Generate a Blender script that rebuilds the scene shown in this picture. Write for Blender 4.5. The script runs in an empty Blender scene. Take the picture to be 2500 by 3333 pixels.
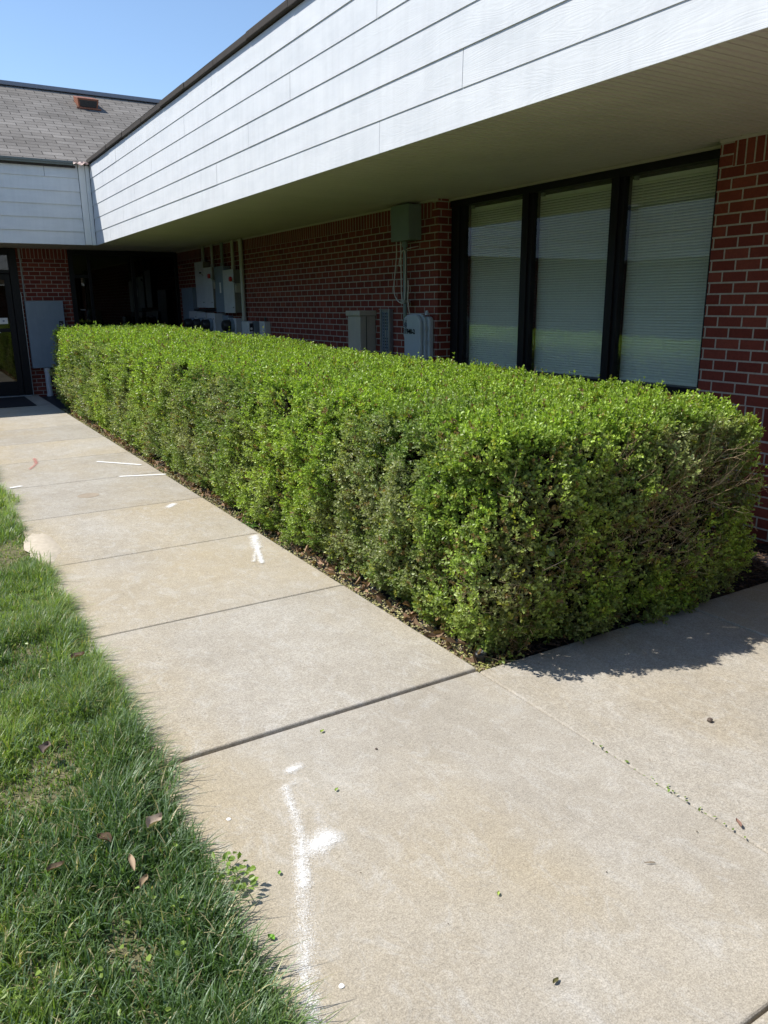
import bpy, bmesh, math, random
import numpy as np
from mathutils import Vector, Matrix
rng = np.random.default_rng(7); random.seed(7)
S = bpy.context.scene; COL = S.collection
PI = math.pi
# ------------------------------------------------------------------ helpers
def tag(o, label=None, cat=None, group=None, kind=None):
    if label: o['label'] = label
    if cat: o['category'] = cat
    if group: o['group'] = group
    if kind: o['kind'] = kind
    return o
def thing(name, loc, label, cat, group=None):
    o = bpy.data.objects.new(name, None); COL.objects.link(o); o.location = loc; o.empty_display_size = .1
    return tag(o, label, cat, group)
def root_loc(o):
    v = Vector(o.get('_w', (0, 0, 0))) if o.type != 'EMPTY' else Vector(o.location)
    return v
def attach(o, parent):
    if parent is None: return
    o.parent = parent
    r = parent
    while r.parent: r = r.parent
    # geometry stays in world metres; only the thing's root carries an offset
    if parent is r: o.matrix_parent_inverse = Matrix.Translation(-Vector(r.location))
class MB:
    def __init__(s): s.v = []; s.f = []; s.m = []; s.mi = 0
    def add(s, vs, fs):
        n = len(s.v); s.v += [tuple(p) for p in vs]; s.f += [tuple(i + n for i in f) for f in fs]; s.m += [s.mi] * len(fs); return s
    def box(s, x0, x1, y0, y1, z0, z1):
        return s.add([(x0,y0,z0),(x1,y0,z0),(x1,y1,z0),(x0,y1,z0),(x0,y0,z1),(x1,y0,z1),(x1,y1,z1),(x0,y1,z1)],
                     [(0,3,2,1),(4,5,6,7),(0,1,5,4),(1,2,6,5),(2,3,7,6),(3,0,4,7)])
    def quad(s, *p): return s.add(p, [tuple(range(len(p)))])
    def tube(s, pts, r, n=12, caps=True):
        pts = [Vector(p) for p in pts]; rs = r if isinstance(r, (list, tuple)) else [r] * len(pts)
        vs = []; t0 = (pts[1] - pts[0]).normalized(); a = t0.orthogonal().normalized()
        for i, p in enumerate(pts):
            t = (pts[min(i+1, len(pts)-1)] - pts[max(i-1, 0)]).normalized()
            a = (a - t * a.dot(t)).normalized(); b = t.cross(a)
            for k in range(n):
                q = 2 * PI * k / n; vs.append(p + (a * math.cos(q) + b * math.sin(q)) * rs[i])
        fs = [(i*n+k, i*n+(k+1) % n, (i+1)*n+(k+1) % n, (i+1)*n+k) for i in range(len(pts)-1) for k in range(n)]
        if caps: fs += [tuple(range(n-1, -1, -1)), tuple((len(pts)-1)*n + k for k in range(n))]
        return s.add(vs, fs)
    def prism_x(s, outline, x0, x1):           # outline in (y,z)
        n = len(outline)
        vs = [(x0, y, z) for y, z in outline] + [(x1, y, z) for y, z in outline]
        return s.add(vs, [tuple(range(n)), tuple(range(2*n-1, n-1, -1))] + [(i, n+i, n+(i+1) % n, (i+1) % n) for i in range(n)])
    def build(s, name, mat, parent=None, bevel=0, smooth=False, seg=2):
        me = bpy.data.meshes.new(name); me.from_pydata(s.v, [], s.f)
        for m in (mat if isinstance(mat, list) else [mat]): me.materials.append(m)
        me.polygons.foreach_set('material_index', s.m)
        bm = bmesh.new(); bm.from_mesh(me); bmesh.ops.recalc_face_normals(bm, faces=bm.faces); bm.to_mesh(me); bm.free()
        if smooth:
            me.polygons.foreach_set('use_smooth', [True] * len(me.polygons))
            try: me.set_sharp_from_angle(angle=math.radians(40))
            except Exception: pass
        me.update()
        o = bpy.data.objects.new(name, me); COL.objects.link(o); attach(o, parent)
        if bevel:
            b = o.modifiers.new('bevel', 'BEVEL'); b.width = bevel; b.segments = seg; b.limit_method = 'ANGLE'
        return o
def npmesh(name, V, F, mat, parent=None, col=None, smooth=False):
    me = bpy.data.meshes.new(name); k = F.shape[1]
    me.vertices.add(len(V)); me.vertices.foreach_set('co', V.astype(np.float32).ravel())
    me.loops.add(F.size); me.loops.foreach_set('vertex_index', F.astype(np.int32).ravel())
    me.polygons.add(len(F)); me.polygons.foreach_set('loop_start', np.arange(0, F.size, k, dtype=np.int32))
    try: me.polygons.foreach_set('loop_total', np.full(len(F), k, dtype=np.int32))
    except Exception: pass
    me.polygons.foreach_set('use_smooth', np.full(len(F), smooth))
    me.update(calc_edges=True)
    if col is not None:
        a = me.attributes.new('col', 'FLOAT_COLOR', 'FACE')
        a.data.foreach_set('color', np.c_[col, np.ones(len(col))].astype(np.float32).ravel())
    me.materials.append(mat)
    o = bpy.data.objects.new(name, me); COL.objects.link(o); attach(o, parent)
    return o
def nrm(a): return a / np.maximum(np.linalg.norm(a, axis=-1, keepdims=True), 1e-9)
_K = {}
def noise(p, freq, seed):
    if (seed) not in _K:
        r = np.random.default_rng(seed); _K[seed] = (nrm(r.normal(size=(14, 3))) * r.uniform(.6, 1.6, (14, 1)), r.uniform(0, 6.28, 14))
    k, ph = _K[seed]
    return np.sin(p @ (k.T * freq) + ph).sum(-1) / 3.6      # about -1..1
# ------------------------------------------------------------------ materials
def mat(name):
    m = bpy.data.materials.new(name); m.use_nodes = True; nt = m.node_tree; nt.nodes.clear()
    out = nt.nodes.new('ShaderNodeOutputMaterial'); return m, nt, out
def N(nt, t, **k):
    n = nt.nodes.new(t)
    for a, b in k.items():
        if a.startswith('i_'):
            key = a[2:].replace('_', ' '); n.inputs[key].default_value = b
        else: setattr(n, a, b)
    return n
def L(nt, a, b): nt.links.new(a, b)
def math_(nt, op, a, b=None, c=None):
    n = N(nt, 'ShaderNodeMath', operation=op)
    for i, v in enumerate((a, b, c)):
        if v is None: continue
        if isinstance(v, (int, float)): n.inputs[i].default_value = v
        else: L(nt, v, n.inputs[i])
    return n.outputs[0]
def mixc(nt, f, a, b, mode='MIX'):
    n = N(nt, 'ShaderNodeMix', data_type='RGBA', blend_type=mode)
    for s, v in ((0, f), (6, a), (7, b)):
        if isinstance(v, (int, float)): n.inputs[s].default_value = v
        elif isinstance(v, tuple): n.inputs[s].default_value = (*v, 1) if len(v) == 3 else v
        else: L(nt, v, n.inputs[s])
    return n.outputs[2]
def noise_n(nt, vec, scale, detail=4, rough=.6, dist=0):
    n = N(nt, 'ShaderNodeTexNoise', i_Scale=scale, i_Detail=detail, i_Roughness=rough, i_Distortion=dist); L(nt, vec, n.inputs['Vector']); return n.outputs['Fac']
def ramp(nt, f, stops):
    r = N(nt, 'ShaderNodeValToRGB'); L(nt, f, r.inputs[0]); e = r.color_ramp.elements
    while len(e) < len(stops): e.new(.5)
    for i, (p, c) in enumerate(stops): e[i].position = p; e[i].color = (*c, 1) if isinstance(c, tuple) else (c, c, c, 1)
    return r.outputs[0]
def mapping(nt, vec, scale): 
    n = N(nt, 'ShaderNodeMapping'); n.inputs['Scale'].default_value = scale; L(nt, vec, n.inputs[0]); return n.outputs[0]
def princ(nt, out, col, rough=.6, metal=0, spec=.5):
    p = N(nt, 'ShaderNodeBsdfPrincipled'); p.inputs['Metallic'].default_value = metal; p.inputs['Specular IOR Level'].default_value = spec
    for k, v in (('Base Color', col), ('Roughness', rough)):
        if isinstance(v, tuple): p.inputs[k].default_value = (*v, 1)
        elif isinstance(v, (int, float)): p.inputs[k].default_value = v
        else: L(nt, v, p.inputs[k])
    L(nt, p.outputs[0], out.inputs[0]); return p
def bump(nt, p, h, dist, strength=1):
    b = N(nt, 'ShaderNodeBump'); b.inputs['Distance'].default_value = dist; b.inputs['Strength'].default_value = strength
    L(nt, h, b.inputs['Height']); L(nt, b.outputs[0], p.inputs['Normal'])
def paint(name, col, rough=.5, var=.12, metal=0, spec=.5):
    m, nt, out = mat(name); tc = N(nt, 'ShaderNodeTexCoord').outputs['Object']
    n = noise_n(nt, tc, 9, 5); n2 = noise_n(nt, mapping(nt, tc, (30, 30, 4)), 1, 3)
    f = math_(nt, 'MULTIPLY', math_(nt, 'ADD', n, n2), .5)
    c = ramp(nt, f, [(.3, tuple(x*(1-var) for x in col)), (.7, tuple(min(1, x*(1+var*.6)) for x in col))])
    p = princ(nt, out, c, rough, metal, spec); bump(nt, p, n, .0008, .5); return m
M = {}
M['black'] = paint('black_frame', (.008,.008,.010), .5, spec=.25)
M['grey_box'] = paint('grey_enamel', (.30,.33,.35), .45)
M['light_grey'] = paint('light_grey_enamel', (.55,.57,.58), .45)
M['blue_grey'] = paint('blue_grey_steel', (.20,.26,.32), .4)
M['green_grey'] = paint('green_grey_steel', (.17,.22,.20), .5)
M['beige'] = paint('beige_plastic', (.42,.39,.32), .5)
M['telecom'] = paint('pale_grey_plastic', (.40,.46,.49), .35, .06)
M['pvc'] = paint('grey_conduit', (.32,.34,.33), .5)
M['pvc_pale'] = paint('pale_conduit', (.42,.42,.36), .5)
M['cable'] = paint('white_cable', (.6,.58,.52), .5)
M['red'] = paint('red_knob', (.45,.03,.025), .4)
M['dark'] = paint('dark_plastic', (.02,.022,.024), .45)
M['steel'] = paint('weathered_steel', (.35,.37,.38), .4, .2, .6)
M['white'] = paint('white_paint', (.78,.78,.76), .5, .05)
M['rubber'] = paint('mat_rubber', (.012,.012,.016), .9)
M['rust'] = paint('rusty_sheet', (.28,.10,.05), .6, .35)
M['copper'] = paint('pinkish_flashing', (.55,.40,.34), .5, .2)
M['gutter'] = paint('green_grey_gutter', (.14,.16,.15), .45, .15)
M['ridge'] = paint('blue_grey_ridge', (.20,.22,.27), .45, .1)
M['drip'] = paint('dark_shingle_edge', (.040,.032,.026), .9, .35)
M['interior'] = paint('dim_interior', (.05,.05,.05), .9)
M['blind'] = paint('ivory_blind', (.88,.88,.80), .5, .05)
M['shaded_side'] = paint('shaded_taupe_side', (.20,.19,.165), .6, .2)  # shade of the switch boxes' side faces, painted in as a darker tone
M['lid'] = paint('stained_concrete', (.33,.27,.20), .85, .25)
M['ink'] = paint('black_ink', (.01,.012,.02), .5)
M['stone'] = paint('pebble_stone', (.12,.09,.07), .8, .3)
M['chip'] = paint('white_chip', (.75,.74,.70), .6, .1)

def m_concrete():
    m, nt, out = mat('weathered_concrete'); tc = N(nt, 'ShaderNodeTexCoord').outputs['Object']
    big = noise_n(nt, tc, 1.6, 9, .74); mid = noise_n(nt, tc, 22, 6, .8, .6); fine = noise_n(nt, tc, 230, 3, .7); fin2 = noise_n(nt, tc, 620, 2, .7)
    warm = noise_n(nt, mapping(nt, tc, (1, .6, 1)), .9, 4, .55); at = N(nt, 'ShaderNodeAttribute', attribute_name='bid')
    sx = N(nt, 'ShaderNodeSeparateXYZ'); L(nt, tc, sx.inputs[0])
    edge = math_(nt, 'MULTIPLY', math_(nt, 'MAXIMUM', math_(nt, 'SUBTRACT', 1., math_(nt, 'DIVIDE', math_(nt, 'SUBTRACT', sx.outputs[0], .5), .45)), 0.), .16)
    warm = math_(nt, 'ADD', warm, math_(nt, 'ADD', edge, math_(nt, 'MULTIPLY', math_(nt, 'SUBTRACT', at.outputs['Fac'], .5), .16)))
    c = ramp(nt, big, [(.32, (.345,.308,.25)), (.5, (.395,.358,.298)), (.68, (.445,.412,.355))])
    c = mixc(nt, ramp(nt, warm, [(.45, 0.), (.7, .7)]), c, (.40,.325,.205))
    pale = noise_n(nt, mapping(nt, tc, (1.6, 1, 1)), 7, 8, .8, .8); c = mixc(nt, ramp(nt, pale, [(.5, 0.), (.68, .5)]), c, (.52,.50,.46))
    c = mixc(nt, 1., c, ramp(nt, at.outputs['Fac'], [(0., .93), (1., 1.05)]), 'MULTIPLY')
    c = mixc(nt, .75, c, ramp(nt, mid, [(.3, .86), (.7, 1.12)]), 'MULTIPLY')
    c = mixc(nt, .9, c, ramp(nt, fine, [(.3, .60), (.5, .98), (.72, 1.32)]), 'MULTIPLY'); c = mixc(nt, .7, c, ramp(nt, noise_n(nt, tc, 95, 3, .75), [(.32, .72), (.5, 1.), (.68, 1.18)]), 'MULTIPLY')
    c = mixc(nt, .6, c, ramp(nt, fin2, [(.3, .75), (.7, 1.2)]), 'MULTIPLY')
    v = N(nt, 'ShaderNodeTexVoronoi', i_Scale=7.); L(nt, tc, v.inputs['Vector'])
    sp = math_(nt, 'LESS_THAN', math_(nt, 'ADD', v.outputs['Distance'], math_(nt, 'MULTIPLY', mid, .10)), .082)
    sp = math_(nt, 'MULTIPLY', sp, .38)
    c = mixc(nt, sp, c, (.17,.12,.08))
    # rim of each slab: a little dirtier along the joints of the walk
    p = princ(nt, out, c, .85, 0, .3)
    h = math_(nt, 'ADD', math_(nt, 'MULTIPLY', fine, .7), math_(nt, 'MULTIPLY', fin2, .3)); bump(nt, p, h, .0015, .9); return m
M['concrete'] = m_concrete()
def m_patch():
    m, nt, out = mat('pale_mortar_patch'); tc = N(nt, 'ShaderNodeTexCoord').outputs['Object']
    n = noise_n(nt, tc, 40, 4); p = princ(nt, out, ramp(nt, n, [(.3, (.44,.38,.29)), (.7, (.54,.47,.37))]), .85); bump(nt, p, n, .004); return m
M['patch'] = m_patch()
def m_soil(name, a, b, sc=25):
    m, nt, out = mat(name); tc = N(nt, 'ShaderNodeTexCoord').outputs['Object']
    n = noise_n(nt, tc, sc, 6, .7); p = princ(nt, out, ramp(nt, n, [(.3, a), (.7, b)]), .95, 0, .2); bump(nt, p, n, .02); return m
M['soil'] = m_soil('dark_soil', (.035,.026,.018), (.13,.10,.07))
M['turf'] = m_soil('turf_soil', (.07,.07,.03), (.24,.21,.12), 14)
M['far_ground'] = m_soil('grass_ground', (.035,.06,.014), (.075,.105,.03), 2)
def m_brick():
    m, nt, out = mat('red_brick'); tc = N(nt, 'ShaderNodeTexCoord').outputs['Object']
    sx = N(nt, 'ShaderNodeSeparateXYZ'); L(nt, tc, sx.inputs[0]); X, Y, Z = sx.outputs
    g = N(nt, 'ShaderNodeNewGeometry'); sn = N(nt, 'ShaderNodeSeparateXYZ'); L(nt, g.outputs['True Normal'], sn.inputs[0])
    isx = math_(nt, 'GREATER_THAN', math_(nt, 'ABSOLUTE', sn.outputs[0]), .5)
    along = math_(nt, 'ADD', math_(nt, 'MULTIPLY', isx, math_(nt, 'SUBTRACT', Y, 3.315)), math_(nt, 'MULTIPLY', math_(nt, 'SUBTRACT', 1., isx), math_(nt, 'SUBTRACT', X, 1.79)))
    along = math_(nt, 'ADD', along, 70*.1752)
    low = math_(nt, 'LESS_THAN', Z, .7)
    zz = math_(nt, 'ADD', math_(nt, 'SUBTRACT', Z, .845), math_(nt, 'ADD', math_(nt, 'MULTIPLY', low, .214), 20*.0698))
    def brick(u, v, w, h, off, mortar):
        cv = N(nt, 'ShaderNodeCombineXYZ'); L(nt, u, cv.inputs[0]); L(nt, v, cv.inputs[1])
        b = N(nt, 'ShaderNodeTexBrick', offset=off, offset_frequency=2)
        for k, val in (('Scale', 1.), ('Mortar Size', mortar), ('Mortar Smooth', .12), ('Bias', 0.), ('Brick Width', w), ('Row Height', h)): b.inputs[k].default_value = val
        b.inputs['Color1'].default_value = (0, 0, 0, 1); b.inputs['Color2'].default_value = (1, 1, 1, 1); b.inputs['Mortar'].default_value = (.5, .5, .5, 1)
        L(nt, cv.outputs[0], b.inputs['Vector']); return b
    b1 = brick(along, zz, .1752, .0698, .5, .0056)
    zs = math_(nt, 'ADD', math_(nt, 'SUBTRACT', Z, .634), 2.14)      # soldier course: bricks on end
    zs2 = math_(nt, 'ADD', math_(nt, 'SUBTRACT', Z, 2.305), 2.14)
    hi = math_(nt, 'GREATER_THAN', Z, 1.5)
    zsm = math_(nt, 'ADD', math_(nt, 'MULTIPLY', hi, zs2), math_(nt, 'MULTIPLY', math_(nt, 'SUBTRACT', 1., hi), zs))
    b2 = brick(zsm, along, .214, .0628, 0., .0056)
    s1 = math_(nt, 'GREATER_THAN', Z, 2.309)
    s2 = math_(nt, 'MULTIPLY', math_(nt, 'GREATER_THAN', Z, .633), math_(nt, 'LESS_THAN', Z, .843))
    inj = math_(nt, 'MULTIPLY', math_(nt, 'GREATER_THAN', Y, 3.318), math_(nt, 'LESS_THAN', Y, 6.60))
    inj = math_(nt, 'MULTIPLY', inj, s1)
    sol = math_(nt, 'MULTIPLY', math_(nt, 'MAXIMUM', s1, s2), math_(nt, 'SUBTRACT', 1., inj))
    fac = mixc(nt, sol, b1.outputs['Fac'], b2.outputs['Fac']); rnd = mixc(nt, sol, b1.outputs['Color'], b2.outputs['Color'])
    n = noise_n(nt, tc, 60, 4, .7); n2 = noise_n(nt, tc, 2.2, 3)
    bc = ramp(nt, rnd, [(0., (.150,.030,.020)), (.5, (.185,.040,.027)), (1., (.225,.054,.035))])
    bc = mixc(nt, .6, bc, ramp(nt, n, [(.3, .7), (.7, 1.25)]), 'MULTIPLY'); bc = mixc(nt, .4, bc, ramp(nt, n2, [(.3, .75), (.7, 1.2)]), 'MULTIPLY')
    mc = ramp(nt, n, [(.3, (.32,.30,.255)), (.7, (.46,.43,.375))])
    wob = noise_n(nt, tc, 110, 2)
    f2 = ramp(nt, math_(nt, 'ADD', fac, math_(nt, 'MULTIPLY', math_(nt, 'SUBTRACT', wob, .5), .5)), [(.35, 0.), (.65, 1.)])
    p = princ(nt, out, mixc(nt, f2, bc, mc), .85, 0, .25)
    h = math_(nt, 'ADD', math_(nt, 'MULTIPLY', math_(nt, 'SUBTRACT', 1., f2), 1.), math_(nt, 'MULTIPLY', n, .25)); bump(nt, p, h, .006, .8); return m
M['brick'] = m_brick()
def m_siding():
    m, nt, out = mat('white_fibre_siding'); tc = N(nt, 'ShaderNodeTexCoord').outputs['Object']
    at = N(nt, 'ShaderNodeAttribute', attribute_name='bid'); sx = N(nt, 'ShaderNodeSeparateXYZ'); L(nt, tc, sx.inputs[0])
    cv = N(nt, 'ShaderNodeCombineXYZ')
    L(nt, math_(nt, 'ADD', math_(nt, 'ADD', sx.outputs[0], sx.outputs[1]), math_(nt, 'MULTIPLY', at.outputs['Fac'], 37.)), cv.inputs[0]); L(nt, sx.outputs[2], cv.inputs[2])
    big = noise_n(nt, mapping(nt, cv.outputs[0], (1.1, 1, 6.)), 1., 2, .4)
    # contour lines of a stretched noise read as pressed cedar grain
    k = math_(nt, 'FRACT', math_(nt, 'MULTIPLY', math_(nt, 'ADD', big, math_(nt, 'MULTIPLY', sx.outputs[2], 1.1)), 30.))
    g = math_(nt, 'ABSOLUTE', math_(nt, 'SUBTRACT', k, .5))
    f = noise_n(nt, mapping(nt, cv.outputs[0], (6, 1, 160)), 1., 3, .6)
    h = math_(nt, 'ADD', math_(nt, 'MULTIPLY', g, 1.), math_(nt, 'MULTIPLY', f, 1.0))
    d = noise_n(nt, mapping(nt, tc, (1.5, 1.5, 5)), 1.5, 5, .6)
    st = noise_n(nt, mapping(nt, tc, (9, 9, .8)), 1.6, 4, .6)
    c = ramp(nt, d, [(.3, (.615,.64,.66)), (.6, (.68,.70,.715))]); c = mixc(nt, .35, c, ramp(nt, st, [(.3, .86), (.6, 1.05)]), 'MULTIPLY')
    p = princ(nt, out, c, .62, 0, .3); bump(nt, p, h, .0009, .6); return m
M['siding'] = m_siding()
def m_soffit():
    m, nt, out = mat('tan_soffit_vinyl'); tc = N(nt, 'ShaderNodeTexCoord').outputs['Object']
    n = noise_n(nt, tc, 2, 4); n2 = noise_n(nt, tc, 120, 2)
    p = princ(nt, out, ramp(nt, n, [(.3, (.46,.425,.385)), (.7, (.52,.48,.43))]), .6, 0, .3); bump(nt, p, n2, .0005, .5); return m
M['soffit'] = m_soffit()
def m_shingle():
    m, nt, out = mat('grey_asphalt_shingle'); tc = N(nt, 'ShaderNodeTexCoord').outputs['Object']
    sx = N(nt, 'ShaderNodeSeparateXYZ'); L(nt, tc, sx.inputs[0]); X, Y, Z = sx.outputs
    g = N(nt, 'ShaderNodeNewGeometry'); sn = N(nt, 'ShaderNodeSeparateXYZ'); L(nt, g.outputs['True Normal'], sn.inputs[0])
    isx = math_(nt, 'GREATER_THAN', math_(nt, 'ABSOLUTE', sn.outputs[0]), .25)
    along = math_(nt, 'ADD', math_(nt, 'MULTIPLY', isx, Y), math_(nt, 'MULTIPLY', math_(nt, 'SUBTRACT', 1., isx), X))
    wob = noise_n(nt, tc, 3, 2)
    up = math_(nt, 'ADD', math_(nt, 'MULTIPLY', Z, 2.236), math_(nt, 'MULTIPLY', wob, .03))
    cv = N(nt, 'ShaderNodeCombineXYZ'); L(nt, math_(nt, 'ADD', along, 60.), cv.inputs[0]); L(nt, up, cv.inputs[1])
    b = N(nt, 'ShaderNodeTexBrick', offset=.5, offset_frequency=2)
    for k, v in (('Scale', 1.), ('Mortar Size', .008), ('Mortar Smooth', .6), ('Bias', 0.), ('Brick Width', .32), ('Row Height', .152)): b.inputs[k].default_value = v
    b.inputs['Color1'].default_value = (.18, .165, .148, 1); b.inputs['Color2'].default_value = (.25, .232, .21, 1); b.inputs['Mortar'].default_value = (.07, .062, .055, 1); L(nt, cv.outputs[0], b.inputs['Vector'])
    n = noise_n(nt, tc, 90, 3, .7); d = noise_n(nt, tc, .9, 4)
    c = mixc(nt, .8, b.outputs['Color'], ramp(nt, n, [(.3, .7), (.7, 1.25)]), 'MULTIPLY'); c = mixc(nt, .8, c, ramp(nt, d, [(.35, .72), (.65, 1.15)]), 'MULTIPLY')
    p = princ(nt, out, c, .95, 0, .2)
    saw = math_(nt, 'FRACT', math_(nt, 'DIVIDE', up, .152))
    h = math_(nt, 'ADD', math_(nt, 'SUBTRACT', 1., saw), math_(nt, 'MULTIPLY', b.outputs['Fac'], -.8)); h = math_(nt, 'ADD', h, math_(nt, 'MULTIPLY', n, .3)); bump(nt, p, h, .012, .8); return m
M['shingle'] = m_shingle()
def m_glass(name, tint, gain):
    m, nt, out = mat(name); fr = N(nt, 'ShaderNodeFresnel', i_IOR=1.5)
    gl = N(nt, 'ShaderNodeBsdfGlossy', i_Roughness=.012); gl.inputs['Color'].default_value = (.95, .97, .95, 1)
    tr = N(nt, 'ShaderNodeBsdfTransparent'); tr.inputs['Color'].default_value = (*tint, 1)
    mx = N(nt, 'ShaderNodeMixShader'); bf = N(nt, 'ShaderNodeNewGeometry').outputs['Backfacing']; f = math_(nt, 'MULTIPLY', math_(nt, 'MINIMUM', math_(nt, 'MULTIPLY', fr.outputs[0], gain), .9), math_(nt, 'SUBTRACT', 1., bf))
    L(nt, f, mx.inputs[0]); L(nt, tr.outputs[0], mx.inputs[1]); L(nt, gl.outputs[0], mx.inputs[2]); L(nt, mx.outputs[0], out.inputs[0]); return m
M['glass'] = m_glass('tinted_glass', (.95, .98, .955), 2.7)
M['dark_glass'] = m_glass('dark_glass', (.12, .13, .13), 1.6)
def m_leaf(name, rough=.36, trans=.32, spec=.5):
    m, nt, out = mat(name); at = N(nt, 'ShaderNodeAttribute', attribute_name='col')
    p = N(nt, 'ShaderNodeBsdfPrincipled'); p.inputs['Roughness'].default_value = rough; p.inputs['Specular IOR Level'].default_value = spec; L(nt, at.outputs['Color'], p.inputs['Base Color'])
    t = N(nt, 'ShaderNodeBsdfTranslucent'); L(nt, mixc(nt, 1., at.outputs['Color'], (1.25, 1.35, .55), 'MULTIPLY'), t.inputs['Color'])
    mx = N(nt, 'ShaderNodeMixShader'); mx.inputs[0].default_value = trans; L(nt, p.outputs[0], mx.inputs[1]); L(nt, t.outputs[0], mx.inputs[2]); L(nt, mx.outputs[0], out.inputs[0]); return m
M['leaf'] = m_leaf('glossy_boxwood_leaf', .40, .34, .42)
M['grass'] = m_leaf('grass_blade', .42, .42, .5)
M['dryleaf'] = m_leaf('dry_leaf', .75, .15, .2)
M['twig'] = m_leaf('twig_bark', .85, 0., .2)
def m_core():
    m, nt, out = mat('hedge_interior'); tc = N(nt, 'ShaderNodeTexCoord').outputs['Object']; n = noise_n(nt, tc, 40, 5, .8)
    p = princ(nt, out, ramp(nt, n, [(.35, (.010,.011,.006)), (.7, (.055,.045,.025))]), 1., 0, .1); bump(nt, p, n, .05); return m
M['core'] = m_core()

# ------------------------------------------------------------------ setting
def sheet(name, x0, x1, y0, y1, z, m):
    o = MB().quad((x0,y0,z),(x1,y0,z),(x1,y1,z),(x0,y1,z)).build(name, m); return tag(o, kind='structure')
sheet('ground', -300, 300, -300, 300, -.13, M['far_ground'])
MB().box(-5.9, .52, -8, 13.2, -.12, -.012).build('lawn', M['turf']); tag(bpy.data.objects['lawn'], kind='structure')
MB().box(1.86, 4.60, 2.34, 13.3, -.12, -.028).build('planting_bed', M['soil']); tag(bpy.data.objects['planting_bed'], kind='structure')
sheet('gravel_strip', 1.86, 4.56, 13.3, 15, -.10, M['soil'])
# sidewalk slabs: each with a rounded tooled edge, gaps between
mb = MB()
def slab(x0, x1, y0, y1, z, gx=.002, gy=.0055): mb.box(x0+gx, x1-gx, y0+gy, y1-gy, -.11, z)
ys = [2.3465, 3.545, 4.75, 5.95, 7.14, 8.36, 9.56, 10.78, 11.98, 13.2, 14.97]
zs = [.011, .009, .007, .005, .004, .003, .002, .001, 0, 0]
for i in range(10): slab(.50, 1.87, ys[i], ys[i+1], zs[i])
for i in range(6, 10): slab(-1.2, .50, ys[i], ys[i+1], zs[i])
slab(.50, 1.87, .73, 2.35, 0, gy=.002); slab(1.87, 3.216, .73, 2.35, -.003, .0042); slab(3.216, 4.6, .73, 2.35, 0, .002)
slab(.50, 1.87, -.9, .73, .002); slab(1.87, 3.216, -.9, .73, 0); slab(3.216, 4.6, -.9, .73, 0)
for k in range(1, 6): slab(.50, 4.6, -.9-1.4*k, -.9-1.4*(k-1), 0)
o = mb.build('sidewalk', M['concrete'], bevel=.009, seg=3)
at = o.data.attributes.new('bid', 'FLOAT', 'FACE'); at.data.foreach_set('value', np.repeat(rng.random(len(o.data.polygons)//6), 6)); tag(o, kind='structure')
sheet('joint_fill', .5, 4.6, -8, 14.9, -.022, M['ink']);
# the joint sheet sits inside the slabs, only the gaps show it

pts = []
r2 = random.Random(3)
for k in range(34):
    a = 2*PI*k/22; pts.append((.565 + .10*math.cos(a)*(1+.2*r2.uniform(-1,1)), 5.22 + .34*math.sin(a)*(1+.1*r2.uniform(-1,1))))
n = len(pts); m_ = MB(); m_.add([(x, y, .004) for x, y in pts] + [((x-.565)*.88+.565, (y-5.22)*.94+5.22, .011) for x, y in pts] + [(.565, 5.22, .013)],
      [(i, (i+1) % n, n+(i+1) % n, n+i) for i in range(n)] + [(n+i, n+(i+1) % n, 2*n) for i in range(n)])
tag(m_.build('concrete_patch', M['patch'], smooth=True), kind='structure')

# ------------------------------------------------------------------ building
B = thing('brick_building', (4.56, 10, 0), 'single-storey red brick building with white lap siding band and grey shingle roof round the lawn', 'building')
def wall(x0, x1, y0, y1, z0=-.12, z1=2.505): MB().box(x0, x1, y0, y1, z0, z1).build('wall', M['brick'], B)
wall(4.56, 4.9, -8, 3.416); wall(4.56, 4.9, 6.501, 14.99); wall(4.64, 4.9, 3.417, 6.5, -.12, .84)
wall(1.79, 2.62, 15, 15.3); wall(-7.6, .72, 15, 15.3); wall(-8.0, -7.7, -8, 15.3)
# siding bands: slanted lap boards with butt joints
def siding(name, axis, fixed, a0, a1, sgn, joints, z0=2.468, n=6, ex=.1995):
    V = []; F = []; bid = []
    for c in range(n):
        zb = z0 + c*ex; cuts = sorted([a0] + [j for j in joints.get(c, []) if a0 < j < a1] + [a1])
        for a, b in zip(cuts[:-1], cuts[1:]):
            g = .0026; a_ = a + g; b_ = b - g; i = len(V); wob = rng.uniform(-.0012, .0012)
            # section: bottom butt stands out, top tucked behind next board
            sec = [(.004, zb), ((.0118 if axis == 'x' and sgn < 0 else .021)+wob, zb), (.0050, zb+ex+.006), (-.006, zb+ex+.006)]
            for t in (a_, b_):
                for d, z in sec:
                    V.append((fixed + sgn*d, t, z) if axis == 'x' else (t, fixed + sgn*d, z))
            F += [(i, i+1, i+5, i+4), (i+1, i+2, i+6, i+5), (i+2, i+3, i+7, i+6), (i+3, i, i+4, i+7), (i, i+3, i+2, i+1), (i+4, i+5, i+6, i+7)]
            bid += [rng.random()] * 6
    m = MB(); m.add(V, F); o = m.build(name, M['siding'], B)
    at = o.data.attributes.new('bid', 'FLOAT', 'FACE'); at.data.foreach_set('value', bid); return o
J = {0: [4.776, 8.82, .9, 12.7], 1: [3.869, 7.92, .2, 11.8], 2: [11.094, 7.05, 3.0, -.6], 3: [6.138, 10.192, 2.2], 4: [4.792, 8.834, 12.848, 1.0], 5: [11.937, 7.917, 3.9, .1]}
siding('fascia_siding', 'x', 2.88, -8, 13.73, -1, J)
siding('fascia_siding', 'y', 13.76, -5.98, 2.70, -1, {c: [x + c*.7 for x in (-4.5, -1.3, 1.1 if c in (9,) else -9)] for c in range(6)})
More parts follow.
